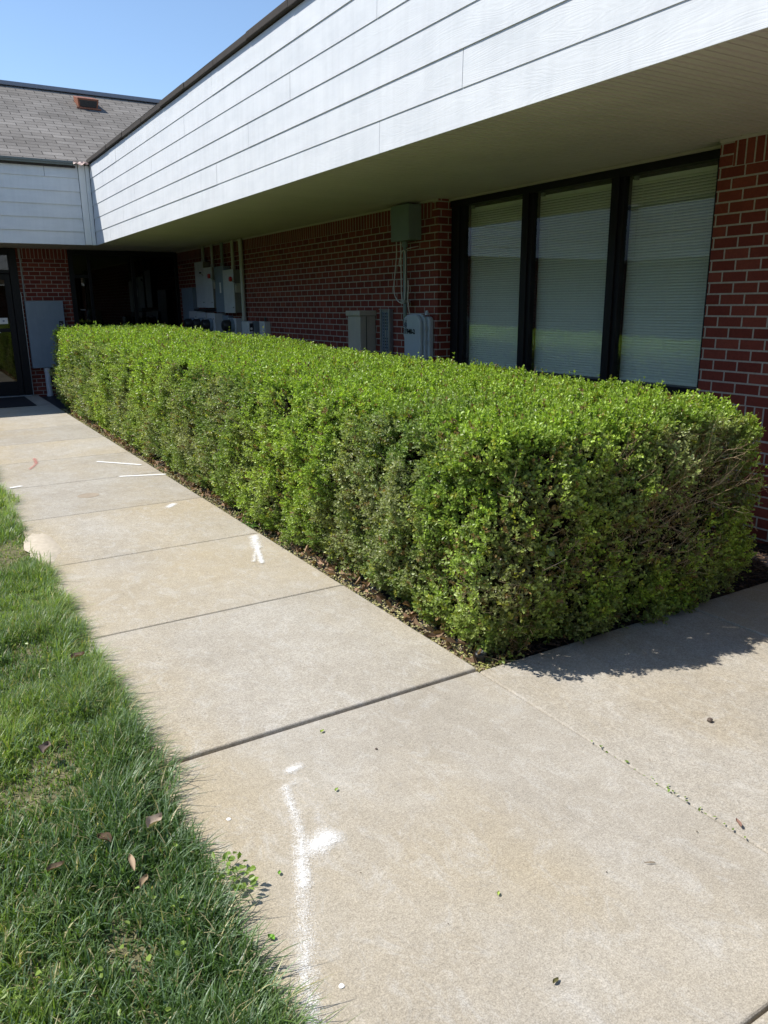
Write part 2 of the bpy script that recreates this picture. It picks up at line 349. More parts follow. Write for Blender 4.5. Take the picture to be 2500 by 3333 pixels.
siding('fascia_siding', 'x', -6.0, -8, 13.73, 1, {c: [-6+c*1.3, -1.5+c, 4+c*.9, 9-c*.5] for c in range(6)})
# solid beam behind the siding, corner trim
mb = MB(); mb.box(2.887, 3.0, -8, 13.9, 2.52, 3.67).box(-6.1, 2.886, 13.767, 13.9, 2.52, 3.67).box(-6.12, -6.008, -8, 13.9, 2.52, 3.67); mb.build('band_framing', M['interior'], B)
mb = MB(); mb.box(2.704, 2.80, 13.722, 13.765, 2.470, 3.665).box(2.803, 2.862, 13.700, 13.765, 2.466, 3.655); mb.build('corner_trim', M['white'], B, bevel=.004)
# soffit panels with V grooves
def soffit(x0, x1, y0, y1, along):
    V = []; F = []; p = .102
    lo, hi = (y0, y1) if along == 'y' else (x0, x1); t = lo; prof = []
    while t < hi:
        for d, z in ((0, 0), (.042, 0), (.047, .014), (.055, .014), (.060, 0), (.092, 0), (.095, .012), (.1000, .012)):
            if t + d < hi: prof.append((t+d, z))
        t += p
    prof.append((hi, 0))
    for a, z in prof:
        if along == 'y': V += [(x0, a, 2.475+z), (x1, a, 2.475+z)]
        else: V += [(a, y0, 2.475+z), (a, y1, 2.475+z)]
    for i in range(len(prof)-1): F.append((2*i, 2*i+1, 2*i+3, 2*i+2))
    m = MB(); m.add(V, F); o = m.build('soffit', M['soffit'], B); md = o.modifiers.new('s', 'SOLIDIFY'); md.thickness = .004; md.offset = 1; return o
soffit(2.887, 4.75, -8, 13.767, 'y'); soffit(-7.7, 4.56, 13.768, 15.05, 'x'); soffit(-7.7, -6.008, -8, 13.767, 'y')
mb = MB(); mb.box(4.545, 4.559, -8, 3.416, 2.455, 2.474).box(4.545, 4.559, 6.502, 14.98, 2.455, 2.474).box(4.683, 4.697, 3.417, 6.5, 2.455, 2.474); mb.build('soffit_channel', M['soffit'], B)
# roofs
R_ = MB()
ez, rz = 3.735, 5.50
def pl(*p): R_.quad(*p)
pl((2.84,-8,ez),(2.84,13.70,ez),(6.44,17.26,rz),(6.44,-8,rz)); pl((2.84,13.70,ez-.03),(-5.98,13.70,ez-.03),(-9.54,17.26,rz),(6.44,17.26,rz))
pl((-5.94,13.66,ez),(-5.94,-8,ez),(-9.54,-8,rz),(-9.54,17.26,rz))
pl((-9.54,17.26,rz),(-9.54,21,ez),(6.44,21,ez),(6.44,17.26,rz)); pl((6.44,17.26,rz),(6.44,21,ez),(10.1,21,ez),(10.1,-8,ez),(6.44,-8,rz)); pl((-9.54,17.26,rz),(-9.54,-8,rz),(-13.1,-8,ez),(-13.1,21,ez),(-9.54,21,ez))
roof = R_.build('roof', M['shingle'], B); sd = roof.modifiers.new('t', 'SOLIDIFY'); sd.thickness = .03; sd.offset = -1
# outer walls close the volume so that no daylight leaks in
mb = MB(); mb.box(10, 10.1, -8, 21, -.1, 3.7).box(-13.1, -13, -8, 21, -.1, 3.7).box(-13, 10, 20.9, 21, -.1, 3.7).box(4.9, 10, -8.1, -8, -.1, 3.7).box(-13, -8, -8.1, -8, -.1, 3.7); mb.build('wall', M['brick'], B)
# ridge cap along the far ridge and drip edge of the near roof
MB().box(-9.5, 6.3, 17.20, 17.32, 5.50, 5.575).build('ridge_cap', M['ridge'], roof, bevel=.01)
# dark shingle edge, slightly wavy, in short overlapping strips
mb = MB(); y = -8.; rr = random.Random(5)
while y < 13.6:
    l = rr.uniform(.85, 1.0); e = min(13.72, y+l); dx = rr.uniform(-.006, .006); dz = rr.uniform(-.006, .004); mb.box(2.838+dx, 2.93, y, e-.004, 3.682+dz, 3.742+dz); y += l
mb.build('drip_edge', M['drip'], roof, bevel=.006)
mb = MB(); mb.box(-5.9, 2.64, 13.665, 13.75, 3.64, 3.685).box(-5.9, 2.63, 13.65, 13.665, 3.665, 3.70); mb.build('gutter', M['gutter'], B, bevel=.006)
MB().box(-5.9, 2.66, 13.70, 13.752, 3.612, 3.638).build('gutter_board', M['drip'], B)
# crumpled flashing at the inner corner
V = []; rr = random.Random(2)
for i in range(7):
    for j in range(4): V.append((2.62+.04*i, 13.69-.03*j+rr.uniform(-.012,.012), 3.69+rr.uniform(-.018,.022)-.012*j))
F = [(i*4+j, (i+1)*4+j, (i+1)*4+j+1, i*4+j+1) for i in range(6) for j in range(3)]
m_ = MB(); m_.add(V, F); o = m_.build('flashing', M['copper'], roof); md = o.modifiers.new('s', 'SOLIDIFY'); md.thickness = .003
# roof vent: rusty hood
def rzv(y): return ez + (y-13.66)*(rz-ez)/3.6
v0, v1, y0, y1 = 3.36, 3.70, 16.42, 16.78
mb = MB(); zb0, zb1 = rzv(y0)-.02, rzv(y1)-.02; zt0, zt1 = rzv(y0)+.15, rzv(y1)+.09
mb.add([(v0,y0,zb0),(v1,y0,zb0),(v1,y1,zb1),(v0,y1,zb1),(v0-.02,y0-.06,zt0),(v1+.02,y0-.06,zt0),(v1+.01,y1,zt1),(v0-.01,y1,zt1)], [(0,3,2,1),(4,5,6,7),(0,1,5,4),(1,2,6,5),(2,3,7,6),(3,0,4,7)])
mb.mi = 1; mb.add([(v0+.03,y0-.022,zb0+.03),(v1-.03,y0-.022,zb0+.03),(v1-.01,y0-.052,zt0-.03),(v0+.01,y0-.052,zt0-.03)], [(0,1,2,3)])
mb.mi = 0; mb.box(v0-.05, v1+.05, y0-.07, y0-.045, zb0-.015, zb0+.012)
mb.build('roof_vent', [M['rust'], M['dark']], roof, bevel=.006)

# --- window of three panes
Wn = MB()
Wn.box(4.70, 4.80, 3.417, 6.50, 2.398, 2.455).box(4.69, 4.80, 3.417, 6.50, .842, .905)          # head, sill
for a, b in ((6.29, 6.498), (5.325, 5.468), (4.327, 4.458), (3.418, 3.545)):
    Wn.box(4.715, 4.80, a, b, .90, 2.40)
for a, b in ((6.35, 6.44), (5.365, 5.428), (4.365, 4.42)): Wn.box(4.695, 4.716, a, b, .90, 2.40)
win = Wn.build('window', M['black'], B, bevel=.004)
for a, b in ((5.468, 6.29), (4.458, 5.325), (3.545, 4.327)):
    MB().box(4.742, 4.748, a-.005, b+.005, .9, 2.402).build('glass_pane', M['glass'], win)
    mb = MB(); z = .915; k = 0
    while z < 2.345:
        t = .0135; dx = rng.uniform(-.0008, .0008)
        mb.add([(4.806+dx, a-.028, z), (4.8065+dx, b+.028, z+dx), (4.817+dx, b+.028, z+.0194), (4.817+dx, a-.028, z+.0194), (4.8085+dx, a-.028, z+.0105), (4.8085+dx, b+.028, z+.0105)], [(0,1,5,4), (4,5,2,3)])
        z += .0205; k += 1
    for s_ in (.13, .5, .87):
        y = a + (b-a)*s_; mb.tube([(4.8035, y, .915), (4.8035, y, 2.36)], .0012, 5)
    mb.box(4.803, 4.825, a-.028, b+.028, 2.350, 2.378); mb.box(4.803, 4.82, a-.028, b+.028, .905, .914)
    mb.build('blind', M['blind'], win)
    mb = MB(); mb.box(4.755, 4.783, b-.075, b-.05, 2.365, 2.392); mb.build('blind_bracket', M['steel'], win)
MB().box(4.98, 5.0, 3.2, 6.7, .5, 2.6).build('inner_wall', M['interior'], B)

# --- glass storefront in the recess of the far wall
mb = MB()
for a, b in ((2.622, 2.70), (2.94, 2.99), (3.70, 3.76), (4.50, 4.558)): mb.box(a, b, 14.98, 15.06, -.1, 2.47)
mb.box(2.70, 4.5, 14.985, 15.055, 2.39, 2.47).box(2.70, 4.5, 14.985, 15.055, -.1, .12).box(2.70, 2.94, 14.985, 15.05, 2.0, 2.05)
sf = mb.build('window', M['black'], B, bevel=.004)
for a, b in ((2.70, 2.94), (2.99, 3.70), (3.76, 4.50)): MB().box(a, b, 15.016, 15.022, .12, 2.39).build('glass_pane', M['dark_glass'], sf)
MB().box(2.715, 2.925, 15.10, 15.12, .15, 1.99).build('curtain', paint('green_grey_curtain', (.22,.25,.20), .8), sf)
mb = MB().tube([(2.75,14.975,1.46),(2.75,14.94,1.455),(2.82,14.94,1.45)], .011); mb.build('handle', M['steel'], sf, smooth=True)
MB().box(2.6, 4.9, 16.0, 16.05, -.1, 2.6).build('inner_wall', M['interior'], B)

# --- entrance door, cut by the left edge of the picture
mb = MB(); mb.box(1.66, 1.785, 14.93, 15.05, -.0, 2.46).box(.72, .80, 14.93, 15.05, 0, 2.46).box(.80, 1.66, 14.94, 15.05, 2.36, 2.46).box(.80, 1.66, 14.94, 15.05, 2.06, 2.12)
dr = mb.build('door', M['black'], B, bevel=.004)
MB().box(1.786, 1.796, 14.915, 14.999, 0, 1.75).build('frame_edge', M['steel'], dr)
mb = MB(); mb.box(.80, .89, 14.96, 15.0, .02, 2.05).box(1.56, 1.655, 14.96, 15.0, .02, 2.05).box(.89, 1.56, 14.96, 15.0, 1.96, 2.05).box(.89, 1.56, 14.96, 15.0, .02, .26).box(.89, 1.56, 14.965, 14.995, 1.10, 1.16); mb.build('door_leaf', M['black'], dr, bevel=.004)
MB().box(.89, 1.56, 14.978, 14.984, .26, 1.10).box(.89, 1.56, 14.978, 14.984, 1.16, 1.96).box(.8, 1.66, 14.99, 14.996, 2.12, 2.36).build('glass_pane', M['dark_glass'], dr)
MB().box(.75, 1.77, 14.86, 14.98, .001, .016).build('threshold', M['steel'], dr, bevel=.003)
mb = MB(); mb.box(1.39, 1.535, 14.950, 14.962, 1.235, 1.335); sg = mb.build('notice', M['white'], dr)
mb = MB(); mb.box(1.30, 1.40, 14.905, 14.93, 1.09, 1.105).box(1.30, 1.315, 14.925, 14.965, 1.09, 1.105).box(.95, 1.30, 14.905, 14.93, 1.09, 1.105); mb.build('push_bar', M['steel'], dr)
MB().box(1.455, 1.485, 14.946, 14.9495, 1.27, 1.30).build('notice_mark', M['blue_grey'], dr)
MB().box(.6, 1.79, 16.3, 16.35, -.1, 2.6).build('inner_wall', M['interior'], B)

# opposite wing of the courtyard, seen only mirrored in the glass
OB = thing('opposite_building', (0, -16, 0), 'pale sided building across the lawn, seen only in the glass', 'building')
mb = MB(); mb.box(-12, 12, -20, -16, -.12, 2.6); mb.build('wall', M['brick'], OB)
mb = MB(); mb.box(-12.5, 12.5, -20.5, -15.2, 2.6, 3.8); o = mb.build('fascia', M['white'], OB)
mb = MB(); mb.add([(-12.6,-15.1,3.8),(12.6,-15.1,3.8),(12.6,-20.6,3.8),(-12.6,-20.6,3.8),(-12.6,-17.8,5.2),(12.6,-17.8,5.2)], [(0,1,5,4),(3,4,5,2),(0,4,3),(1,2,5),(0,3,2,1)]); mb.build('roof', M['shingle'], OB)
for x in (-8, -4.5, -1, 2.5, 6): 
    w = MB().box(x-.7, x+.7, -15.99, -15.96, .9, 2.3).build('window', M['white'], OB); MB().box(x-.62, x+.62, -15.955, -15.95, .98, 2.22).build('pane', M['dark_glass'], w)

# ------------------------------------------------------------------ wall equipment
def cabinet(name, X, y0, y1, z0, z1, m, label, cat, group=None, door=None, lip=.006):
    t = thing(name, (4.56, (y0+y1)/2, z0), label, cat, group)
    MB().box(X+.012, 4.557, y0, y1, z0, z1).build('housing', m, t, bevel=.006)
    MB().box(X, X+.012, y0-.004, y1+.004, z0-.004, z1+.004).build('door', door or m, t, bevel=.004)
    return t
def knob(t, X, y, z, r=.018, m='steel'):
    MB().tube([(X+.002,y,z),(X-.014,y,z),(X-.018,y,z)], [r, r, r*.7], 14).build('latch', M[m], t, smooth=True)
# cabinet on the far wall by the door
t = thing('utility_cabinet', (2.13, 15, .49), 'large flat blue-grey cabinet on the brick beside the entrance door', 'utility cabinet')
MB().box(1.83, 2.425, 14.83, 14.997, .485, 1.60).build('housing', M['blue_grey'], t, bevel=.005)
MB().box(1.822, 2.432, 14.812, 14.828, .478, 1.608).build('door', M['blue_grey'], t, bevel=.005)
MB().box(2.33, 2.40, 14.806, 14.811, 1.13, 1.27).build('latch_plate', M['ink'], t)
MB().tube([(2.345,14.803,1.235),(2.345,14.787,1.235),(2.385,14.785,1.20),(2.385,14.80,1.165)], .008, 8).build('latch', M['steel'], t, smooth=True)
mb = MB().box(2.34, 2.39, 14.800, 14.8055, 1.185, 1.2); mb.build('latch_label', M['white'], t)
c = MB().tube([(1.85,14.975,1.615),(1.85,14.975,2.466)], .013, 10).tube([(1.85,14.975,1.61),(1.85,14.975,1.65)], .02, 10).build('conduit', M['pvc'], None, smooth=True); tag(c, 'thin grey conduit rising from the cabinet beside the door to the soffit', 'conduit')
c = MB().tube([(2.055,14.88,.475),(2.055,14.88,-.105)], .048, 18).tube([(2.055,14.88,.475),(2.055,14.88,.40)], .056, 18).tube([(2.055,14.88,-.02),(2.055,14.88,.02)], .055, 18).build('riser_pipe', M['light_grey'], None, smooth=True); tag(c, 'fat pale grey riser pipe under the cabinet beside the door', 'pipe')
c = MB().tube([(2.20,14.88,.475),(2.22,14.88,-.105)], .04, 18).tube([(2.20,14.88,.475),(2.20,14.88,.41)], .048, 18).build('riser_pipe', M['green_grey'], None, smooth=True); tag(c, 'green-grey riser pipe nearest the hedge, under the cabinet by the door', 'pipe')
# tall far panel
t = cabinet('panel_box', 4.45, 13.89, 14.50, .25, 1.81, M['blue_grey'], 'tall narrow blue-grey panel box at the far dark end of the brick wall', 'electrical panel', 'electrical boxes on the brick wall'); knob(t, 4.45, 13.98, 1.35, .012)
# disconnect switches
def switch(X, y0, y1, z0, z1, m, label, lever, hue, g='electrical boxes on the brick wall'):
    t = cabinet('disconnect_switch', X, y0, y1, z0, z1, M['shaded_side'] if lever else m, label, 'disconnect switch', g, door=m)  # lever boxes: housing coloured darker than the door to paint shade on its sides
    if lever:
        ym = y0 - .012; zc = z0 + (z1-z0)*.62
        MB().box(X+.02, X+.11, ym-.03, ym+.008, zc-.10, zc+.04).build('lever_housing', M['beige'] if hue == 'red' else M['blue_grey'], t, bevel=.006)
        MB().tube([(X+.05, ym-.03, zc), (X-.03, ym-.035, zc+.07), (X-.055, ym-.02, zc+.10)], .008, 8).build('lever', M['steel'], t, smooth=True)
        MB().tube([(X-.075, ym-.02, zc+.10), (X-.04, ym-.02, zc+.10)], .036 if hue == 'red' else .016, 14).build('lever_knob', M[hue], t, bevel=.005, smooth=True)
    knob(t, X, y0+.03, z0+.08, .01)
    return t
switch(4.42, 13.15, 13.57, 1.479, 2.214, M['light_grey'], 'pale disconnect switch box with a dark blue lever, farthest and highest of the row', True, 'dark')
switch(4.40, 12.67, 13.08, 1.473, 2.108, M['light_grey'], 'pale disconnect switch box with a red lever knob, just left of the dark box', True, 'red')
t = switch(4.44, 12.22, 12.645, 1.40, 2.106, M['blue_grey'], 'dark blue-grey switch box with a white sticker between two pale ones', False, 'dark')
MB().box(4.435, 4.4395, 12.36, 12.42, 1.70, 1.86).build('sticker', M['white'], t)
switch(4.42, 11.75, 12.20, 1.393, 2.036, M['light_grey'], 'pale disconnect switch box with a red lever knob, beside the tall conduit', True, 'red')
# conduits above them
for y, z, m, l in ((13.33, 2.225, 'pvc', 'short grey conduit above the farthest disconnect switch'), (12.873, 2.118, 'pvc', 'short grey conduit above the left red-knobbed switch'),
                   (12.40, 2.116, 'green_grey', 'short dark conduit above the blue-grey switch box'), (11.93, 2.046, 'pvc_pale', 'short pale conduit above the red-knobbed switch beside the tall conduit')):
    c = MB().tube([(4.50, y, z-.003), (4.50, y, 2.468)], .026, 14).tube([(4.50, y, z), (4.50, y, z+.04)], .036, 14).build('conduit', M[m], None, smooth=True); tag(c, l, 'conduit', 'conduits rising to the soffit')
c = MB().tube([(4.51, 11.60, 1.262), (4.51, 11.60, 2.468)], .033, 16).tube([(4.51, 11.60, 1.262), (4.51, 11.60, 1.33)], .042, 16).build('conduit', M['pvc_pale'], None, smooth=True); tag(c, 'tall pale conduit standing on the small junction boxes, full height to the soffit', 'conduit', 'conduits rising to the soffit')
# meter boxes with round meters
spec = [(4.40, 13.56, 14.0, 1.41, 'leftmost pale meter box in the low row over the hedge, plain cover'), (4.40, 13.10, 13.545, 1.39, 'pale meter box with a dark oval label, second in the low row'),
        (4.36, 12.53, 12.93, 1.38, 'deep pale meter box in the middle of the low row'), (4.42, 11.74, 12.08, 1.306, 'short pale meter box nearest the two small junction boxes')]
for i, (X, a, b, zt, l) in enumerate(spec):
    t = cabinet('meter_box', X, a, b, .70, zt, M['light_grey'], l, 'meter box', 'electrical boxes on the brick wall'); knob(t, X, a+.05, zt-.09, .012)
    if i == 1: MB().tube([(X-.001, (a+b)/2-.08, zt-.13), (X-.005, (a+b)/2-.08, zt-.13)], .05, 16).build('label_plate', M['blue_grey'], t)
    y = (a+b)/2 - .02
    mt = MB().tube([(X-.002, y, 1.20), (X-.05, y, 1.20)], .105, 24).build('meter', M['blue_grey'], t, smooth=True)
    MB().tube([(X-.05, y, 1.20), (X-.14, y, 1.20), (X-.16, y, 1.20)], [.088, .085, .07], 24).build('meter_glass', M['dark'], mt, smooth=True)
t = cabinet('meter_box', 4.47, 12.2, 12.47, .70, 1.345, M['blue_grey'], 'recessed blue-grey meter box between the deep one and the short one', 'meter box', 'electrical boxes on the brick wall'); knob(t, 4.47, 12.3, 1.24, .012)
# wire trough
c = MB().box(4.46, 4.557, 11.78, 14.0, 1.418, 1.455).build('wire_trough', M['dark'], None, bevel=.004); tag(c, 'dark horizontal wire trough between the switches and the meter boxes', 'wire trough')
c.location = (0, 0, -.003)
# small junction boxes A and B
t = thing('junction_box', (4.56, 11.27, 1.0), 'small grey junction box with a bulging cover and a blue label under the tall conduit', 'junction box', 'small junction boxes')
MB().box(4.47, 4.557, 11.135, 11.66, .98, 1.272).build('housing', M['blue_grey'], t, bevel=.008)
ol = [(4.37, 0)]
MB().box(4.385, 4.468, 11.14, 11.42, .985, 1.270).build('cover', M['light_grey'], t, bevel=.02, seg=3)
MB().box(4.40, 4.455, 11.133, 11.1385, 1.03, 1.25).build('label_plate', M['white'], t)
MB().box(4.402, 4.453, 11.128, 11.1325, 1.13, 1.245).build('label_mark', M['ink'], t)
MB().tube([(4.428, 11.126, 1.165), (4.428, 11.1275, 1.165)], .02, 12).build('label_mark', M['white'], t)
t = cabinet('junction_box', 4.464, 10.704, 10.90, 1.0, 1.272, M['light_grey'], 'smallest pale junction box standing alone right of the meter boxes', 'junction box', 'small junction boxes'); knob(t, 4.464, 10.73, 1.15, .009)
MB().tube([(4.52,10.78,1.27),(4.52,10.78,1.33)], .008, 8).tube([(4.52,10.82,1.27),(4.52,10.82,1.33)], .008, 8).build('wire_stub', M['dark'], t)
# beige pedestal
t = thing('telephone_pedestal', (4.45, 7.85, .0), 'beige upright pedestal box with an overlapping cap against the brick', 'utility box')
MB().box(4.356, 4.557, 7.705, 7.994, .02, 1.382).build('housing', M['beige'], t, bevel=.006)
MB().box(4.338, 4.558, 7.688, 8.010, 1.375, 1.432).build('cap', M['beige'], t, bevel=.006)
MB().box(4.43, 4.436, 7.699, 7.704, .05, 1.37).build('seam', M['dark'], t)
# perforated panel
t = thing('punched_bracket', (4.53, 7.43, .6), 'narrow dark steel panel punched with rows of square holes, beside the beige box', 'steel bracket')
mb = MB(); mb.box(4.520, 4.557, 7.33, 7.53, .6, 1.44).box(4.505, 4.519, 7.33, 7.352, .6, 1.44).box(4.505, 4.519, 7.508, 7.53, .6, 1.44); mb.build('channel', M['steel'], t, bevel=.002)
mb = MB(); 
for y in (7.375, 7.405, 7.455, 7.485): mb.box(4.512, 4.519, y-.003, y+.003, .6, 1.42)
mb.build('rib', M['blue_grey'], t)
mb = MB()
for i in range(13):
    z = 1.40 - i*.033
    for j, y in enumerate((7.39, 7.43, 7.47)):
        if i in (6, 7) and j != 2: continue
        mb.box(4.5165, 4.5195, y-.0075, y+.0075, z-.008, z+.008)
mb.build('hole', M['ink'], t)
MB().box(4.498, 4.557, 7.32, 7.54, 1.441, 1.450).build('top_plate', M['steel'], t, bevel=.002)
# telecom enclosure
t = thing('telecom_enclosure', (4.5, 6.75, .9), 'pale grey rounded plastic enclosure lettered 11940-2 at the brick corner', 'telecom box')
def arch(y0, y1, z0, z1, r, n=8):
    pts = [(y0, z0), (y0, z1-r)] + [(y0+r-r*math.cos(PI/2*k/n), z1-r+r*math.sin(PI/2*k/n)) for k in range(1, n+1)]
    pts += [(y1-r+r*math.sin(PI/2*k/n), z1-r+r*math.cos(PI/2*k/n)) for k in range(0, n+1)] + [(y1, z1-.20), (y1-.018, z1-.245), (y1-.02, z0)]
    return pts
MB().prism_x(arch(6.557, 6.90, .80, 1.375, .045), 4.50, 4.556).build('back_box', M['telecom'], t, bevel=.012, seg=3)
MB().prism_x(arch(6.590, 6.945, .79, 1.405, .10), 4.470, 4.4995).build('rim', M['telecom'], t, bevel=.008, seg=3)
MB().prism_x(arch(6.615, 6.935, .80, 1.395, .095), 4.428, 4.4695).build('cover', M['telecom'], t, bevel=.016, seg=4)
mb = MB().tube([(4.50,6.60,1.39),(4.50,6.60,1.435)], [.022, .012], 10); mb.build('lug', M['telecom'], t, smooth=True)
for z in (1.26, 1.13, .98): MB().box(4.463, 4.50, 6.578, 6.5895, z-.018, z+.018).build('hinge', M['telecom'], t, bevel=.003)
def text(s, size, loc, parent, m, rot90=False):
    cu = bpy.data.curves.new('lettering', 'FONT'); cu.body = s; cu.size = size; cu.extrude = .0006; cu.offset = size*.045
    tmp = bpy.data.objects.new('tmp', cu); COL.objects.link(tmp); dg = bpy.context.evaluated_depsgraph_get(); me = bpy.data.meshes.new_from_object(tmp.evaluated_get(dg)); bpy.data.objects.remove(tmp)
    # glyph x runs towards -Y, glyph y towards +Z, facing -X
    for v in me.vertices:
        x, y = (-v.co.y, v.co.x) if rot90 else (v.co.x, v.co.y)
        v.co = (loc[0] - abs(v.co.z)*1 - .0008, loc[1] - x, loc[2] + y)
    me.materials.clear(); me.materials.append(m); o = bpy.data.objects.new('lettering', me); COL.objects.link(o); attach(o, parent); return o
text('11940-2', .066, (4.427, 6.925, 1.205), t, M['ink'])
# handset-in-ring emblem and small print block
mb = MB(); cy, cz = 6.878, 1.292
ring = [(4.4262, cy+.019*math.cos(a), cz+.026*math.sin(a)) for a in [2*PI*k/24 for k in range(25)]]
mb.tube(ring, .0030, 6); mb.tube([(4.4262, cy+.009, cz+.016), (4.4262, cy+.002, cz+.004), (4.4262, cy-.003, cz-.006), (4.4262, cy-.008, cz-.017)], [.005, .003, .003, .005], 6)
mb.tube([(4.4262, cy-.010, cz+.012), (4.4262, cy+.010, cz-.010)], .0025, 6); mb.build('emblem', M['ink'], t)
mb = MB()
for z, w in ((1.352, .016), (1.337, .034), (1.325, .02), (1.255, .022), (1.243, .034)): mb.box(4.4255, 4.4272, 6.872-w/2, 6.872+w/2, z-.0025, z+.0025)
for k, z in enumerate((1.235, 1.255, 1.275, 1.30, 1.32, 1.34)): mb.box(4.4255, 4.4272, 6.908, 6.918, z-.006, z+.006)
mb.build('small_print', M['ink'], t)
# high junction box, conduit and cables
t = thing('junction_box', (4.48, 6.95, 2.115), 'dark green-grey junction box tucked up under the soffit near the brick corner', 'junction box')
MB().box(4.412, 4.557, 6.785, 7.108, 2.118, 2.449).build('housing', M['green_grey'], t, bevel=.005)
MB().box(4.400, 4.411, 6.780, 7.113, 2.113, 2.453).build('cover', M['green_grey'], t, bevel=.003)
c = MB().tube([(4.475, 6.965, 2.114), (4.475, 6.965, 1.30), (4.49, 6.955, 1.20), (4.49, 6.955, 1.0)], .021, 14).tube([(4.475,6.965,2.113),(4.475,6.965,2.06)], .03, 14).tube([(4.475,6.965,1.57),(4.475,6.965,1.61)], .025, 14).build('conduit', M['green_grey'], None, smooth=True); tag(c, 'grey-green conduit dropping from the high junction box to the telecom box', 'conduit')
def spl(pts, n=8):
    P = [Vector(p) for p in pts]; out = []
    for i in range(len(P)-1):
        a, b, c, d = P[max(i-1,0)], P[i], P[i+1], P[min(i+2, len(P)-1)]
        for k in range(n):
            u = k/n; out.append(.5*((2*b)+(c-a)*u+(2*a-5*b+4*c-d)*u*u+(3*b-a-3*c+d)*u**3))
    return out + [P[-1]]
def cable(pts, r, label):
    c = MB().tube(spl(pts), r, 7).build('cable', M['cable'], None, smooth=True); tag(c, label, 'cable', 'loose white cables by the conduit')
cable([(4.45,7.09,2.118),(4.45,7.085,2.02),(4.45,7.10,1.90),(4.45,7.135,1.72),(4.45,7.13,1.60),(4.45,7.06,1.53),(4.45,6.98,1.508),(4.452,6.945,1.515)], .0055, 'long white cable hanging in a wide loop left of the conduit')
cable([(4.445,7.0,2.118),(4.445,6.995,1.95),(4.445,6.99,1.75),(4.445,6.985,1.60),(4.445,6.96,1.525),(4.445,6.925,1.56),(4.445,6.915,1.75),(4.445,6.912,1.95),(4.445,6.925,2.02)], .0055, 'white cable looped tight round the conduit front')
cable([(4.44,6.93,2.025),(4.44,6.97,2.01),(4.44,7.01,1.93),(4.44,7.02,1.89),(4.44,6.995,1.875),(4.44,6.98,1.93)], .005, 'small kinked white cable tied near the top of the conduit')
cable([(4.45,6.87,1.73),(4.45,6.865,1.66),(4.45,6.875,1.56),(4.45,6.86,1.46),(4.46,6.855,1.40)], .006, 'short white cable running down right of the conduit into the pale enclosure')
cable([(4.45,6.905,2.03),(4.48,6.87,2.045),(4.55,6.83,2.06)], .004, 'thin wire bent from the conduit onto the brick')
c = MB().box(4.44, 4.50, 6.925, 7.005, 1.515, 1.535).box(4.44, 4.556, 6.985, 7.0, 1.515, 1.535).build('pipe_clamp', M['steel'], None); tag(c, 'small steel clamp holding the green-grey conduit', 'clamp')
# doormat
MB().box(.45, 1.62, 13.30, 14.78, .002, .014).build('doormat', M['rubber'], None, bevel=.004); tag(bpy.data.objects['doormat'], 'black rubber doormat on the shaded concrete before the entrance', 'doormat')
# sprinkler
t = thing('sprinkler_head', (1.945, 2.425, -.02), 'black pop-up sprinkler head in the bed at the hedge corner', 'sprinkler')
MB().tube([(1.945,2.425,-.03),(1.945,2.425,.018)], .021, 22).build('body', M['dark'], t, smooth=True)
MB().tube([(1.945,2.425,.0185),(1.945,2.425,.030),(1.945,2.425,.035)], [.027,.027,.022], 24).build('cap', M['dark'], t, smooth=True)
MB().tube([(1.945,2.425,.0355),(1.945,2.425,.039)], [.013,.012], 18).build('nozzle', M['steel'], t, smooth=True)
MB().tube([(1.945,2.425,.0393),(1.945,2.425,.041)], .006, 12).build('nozzle_hole', M['ink'], t)

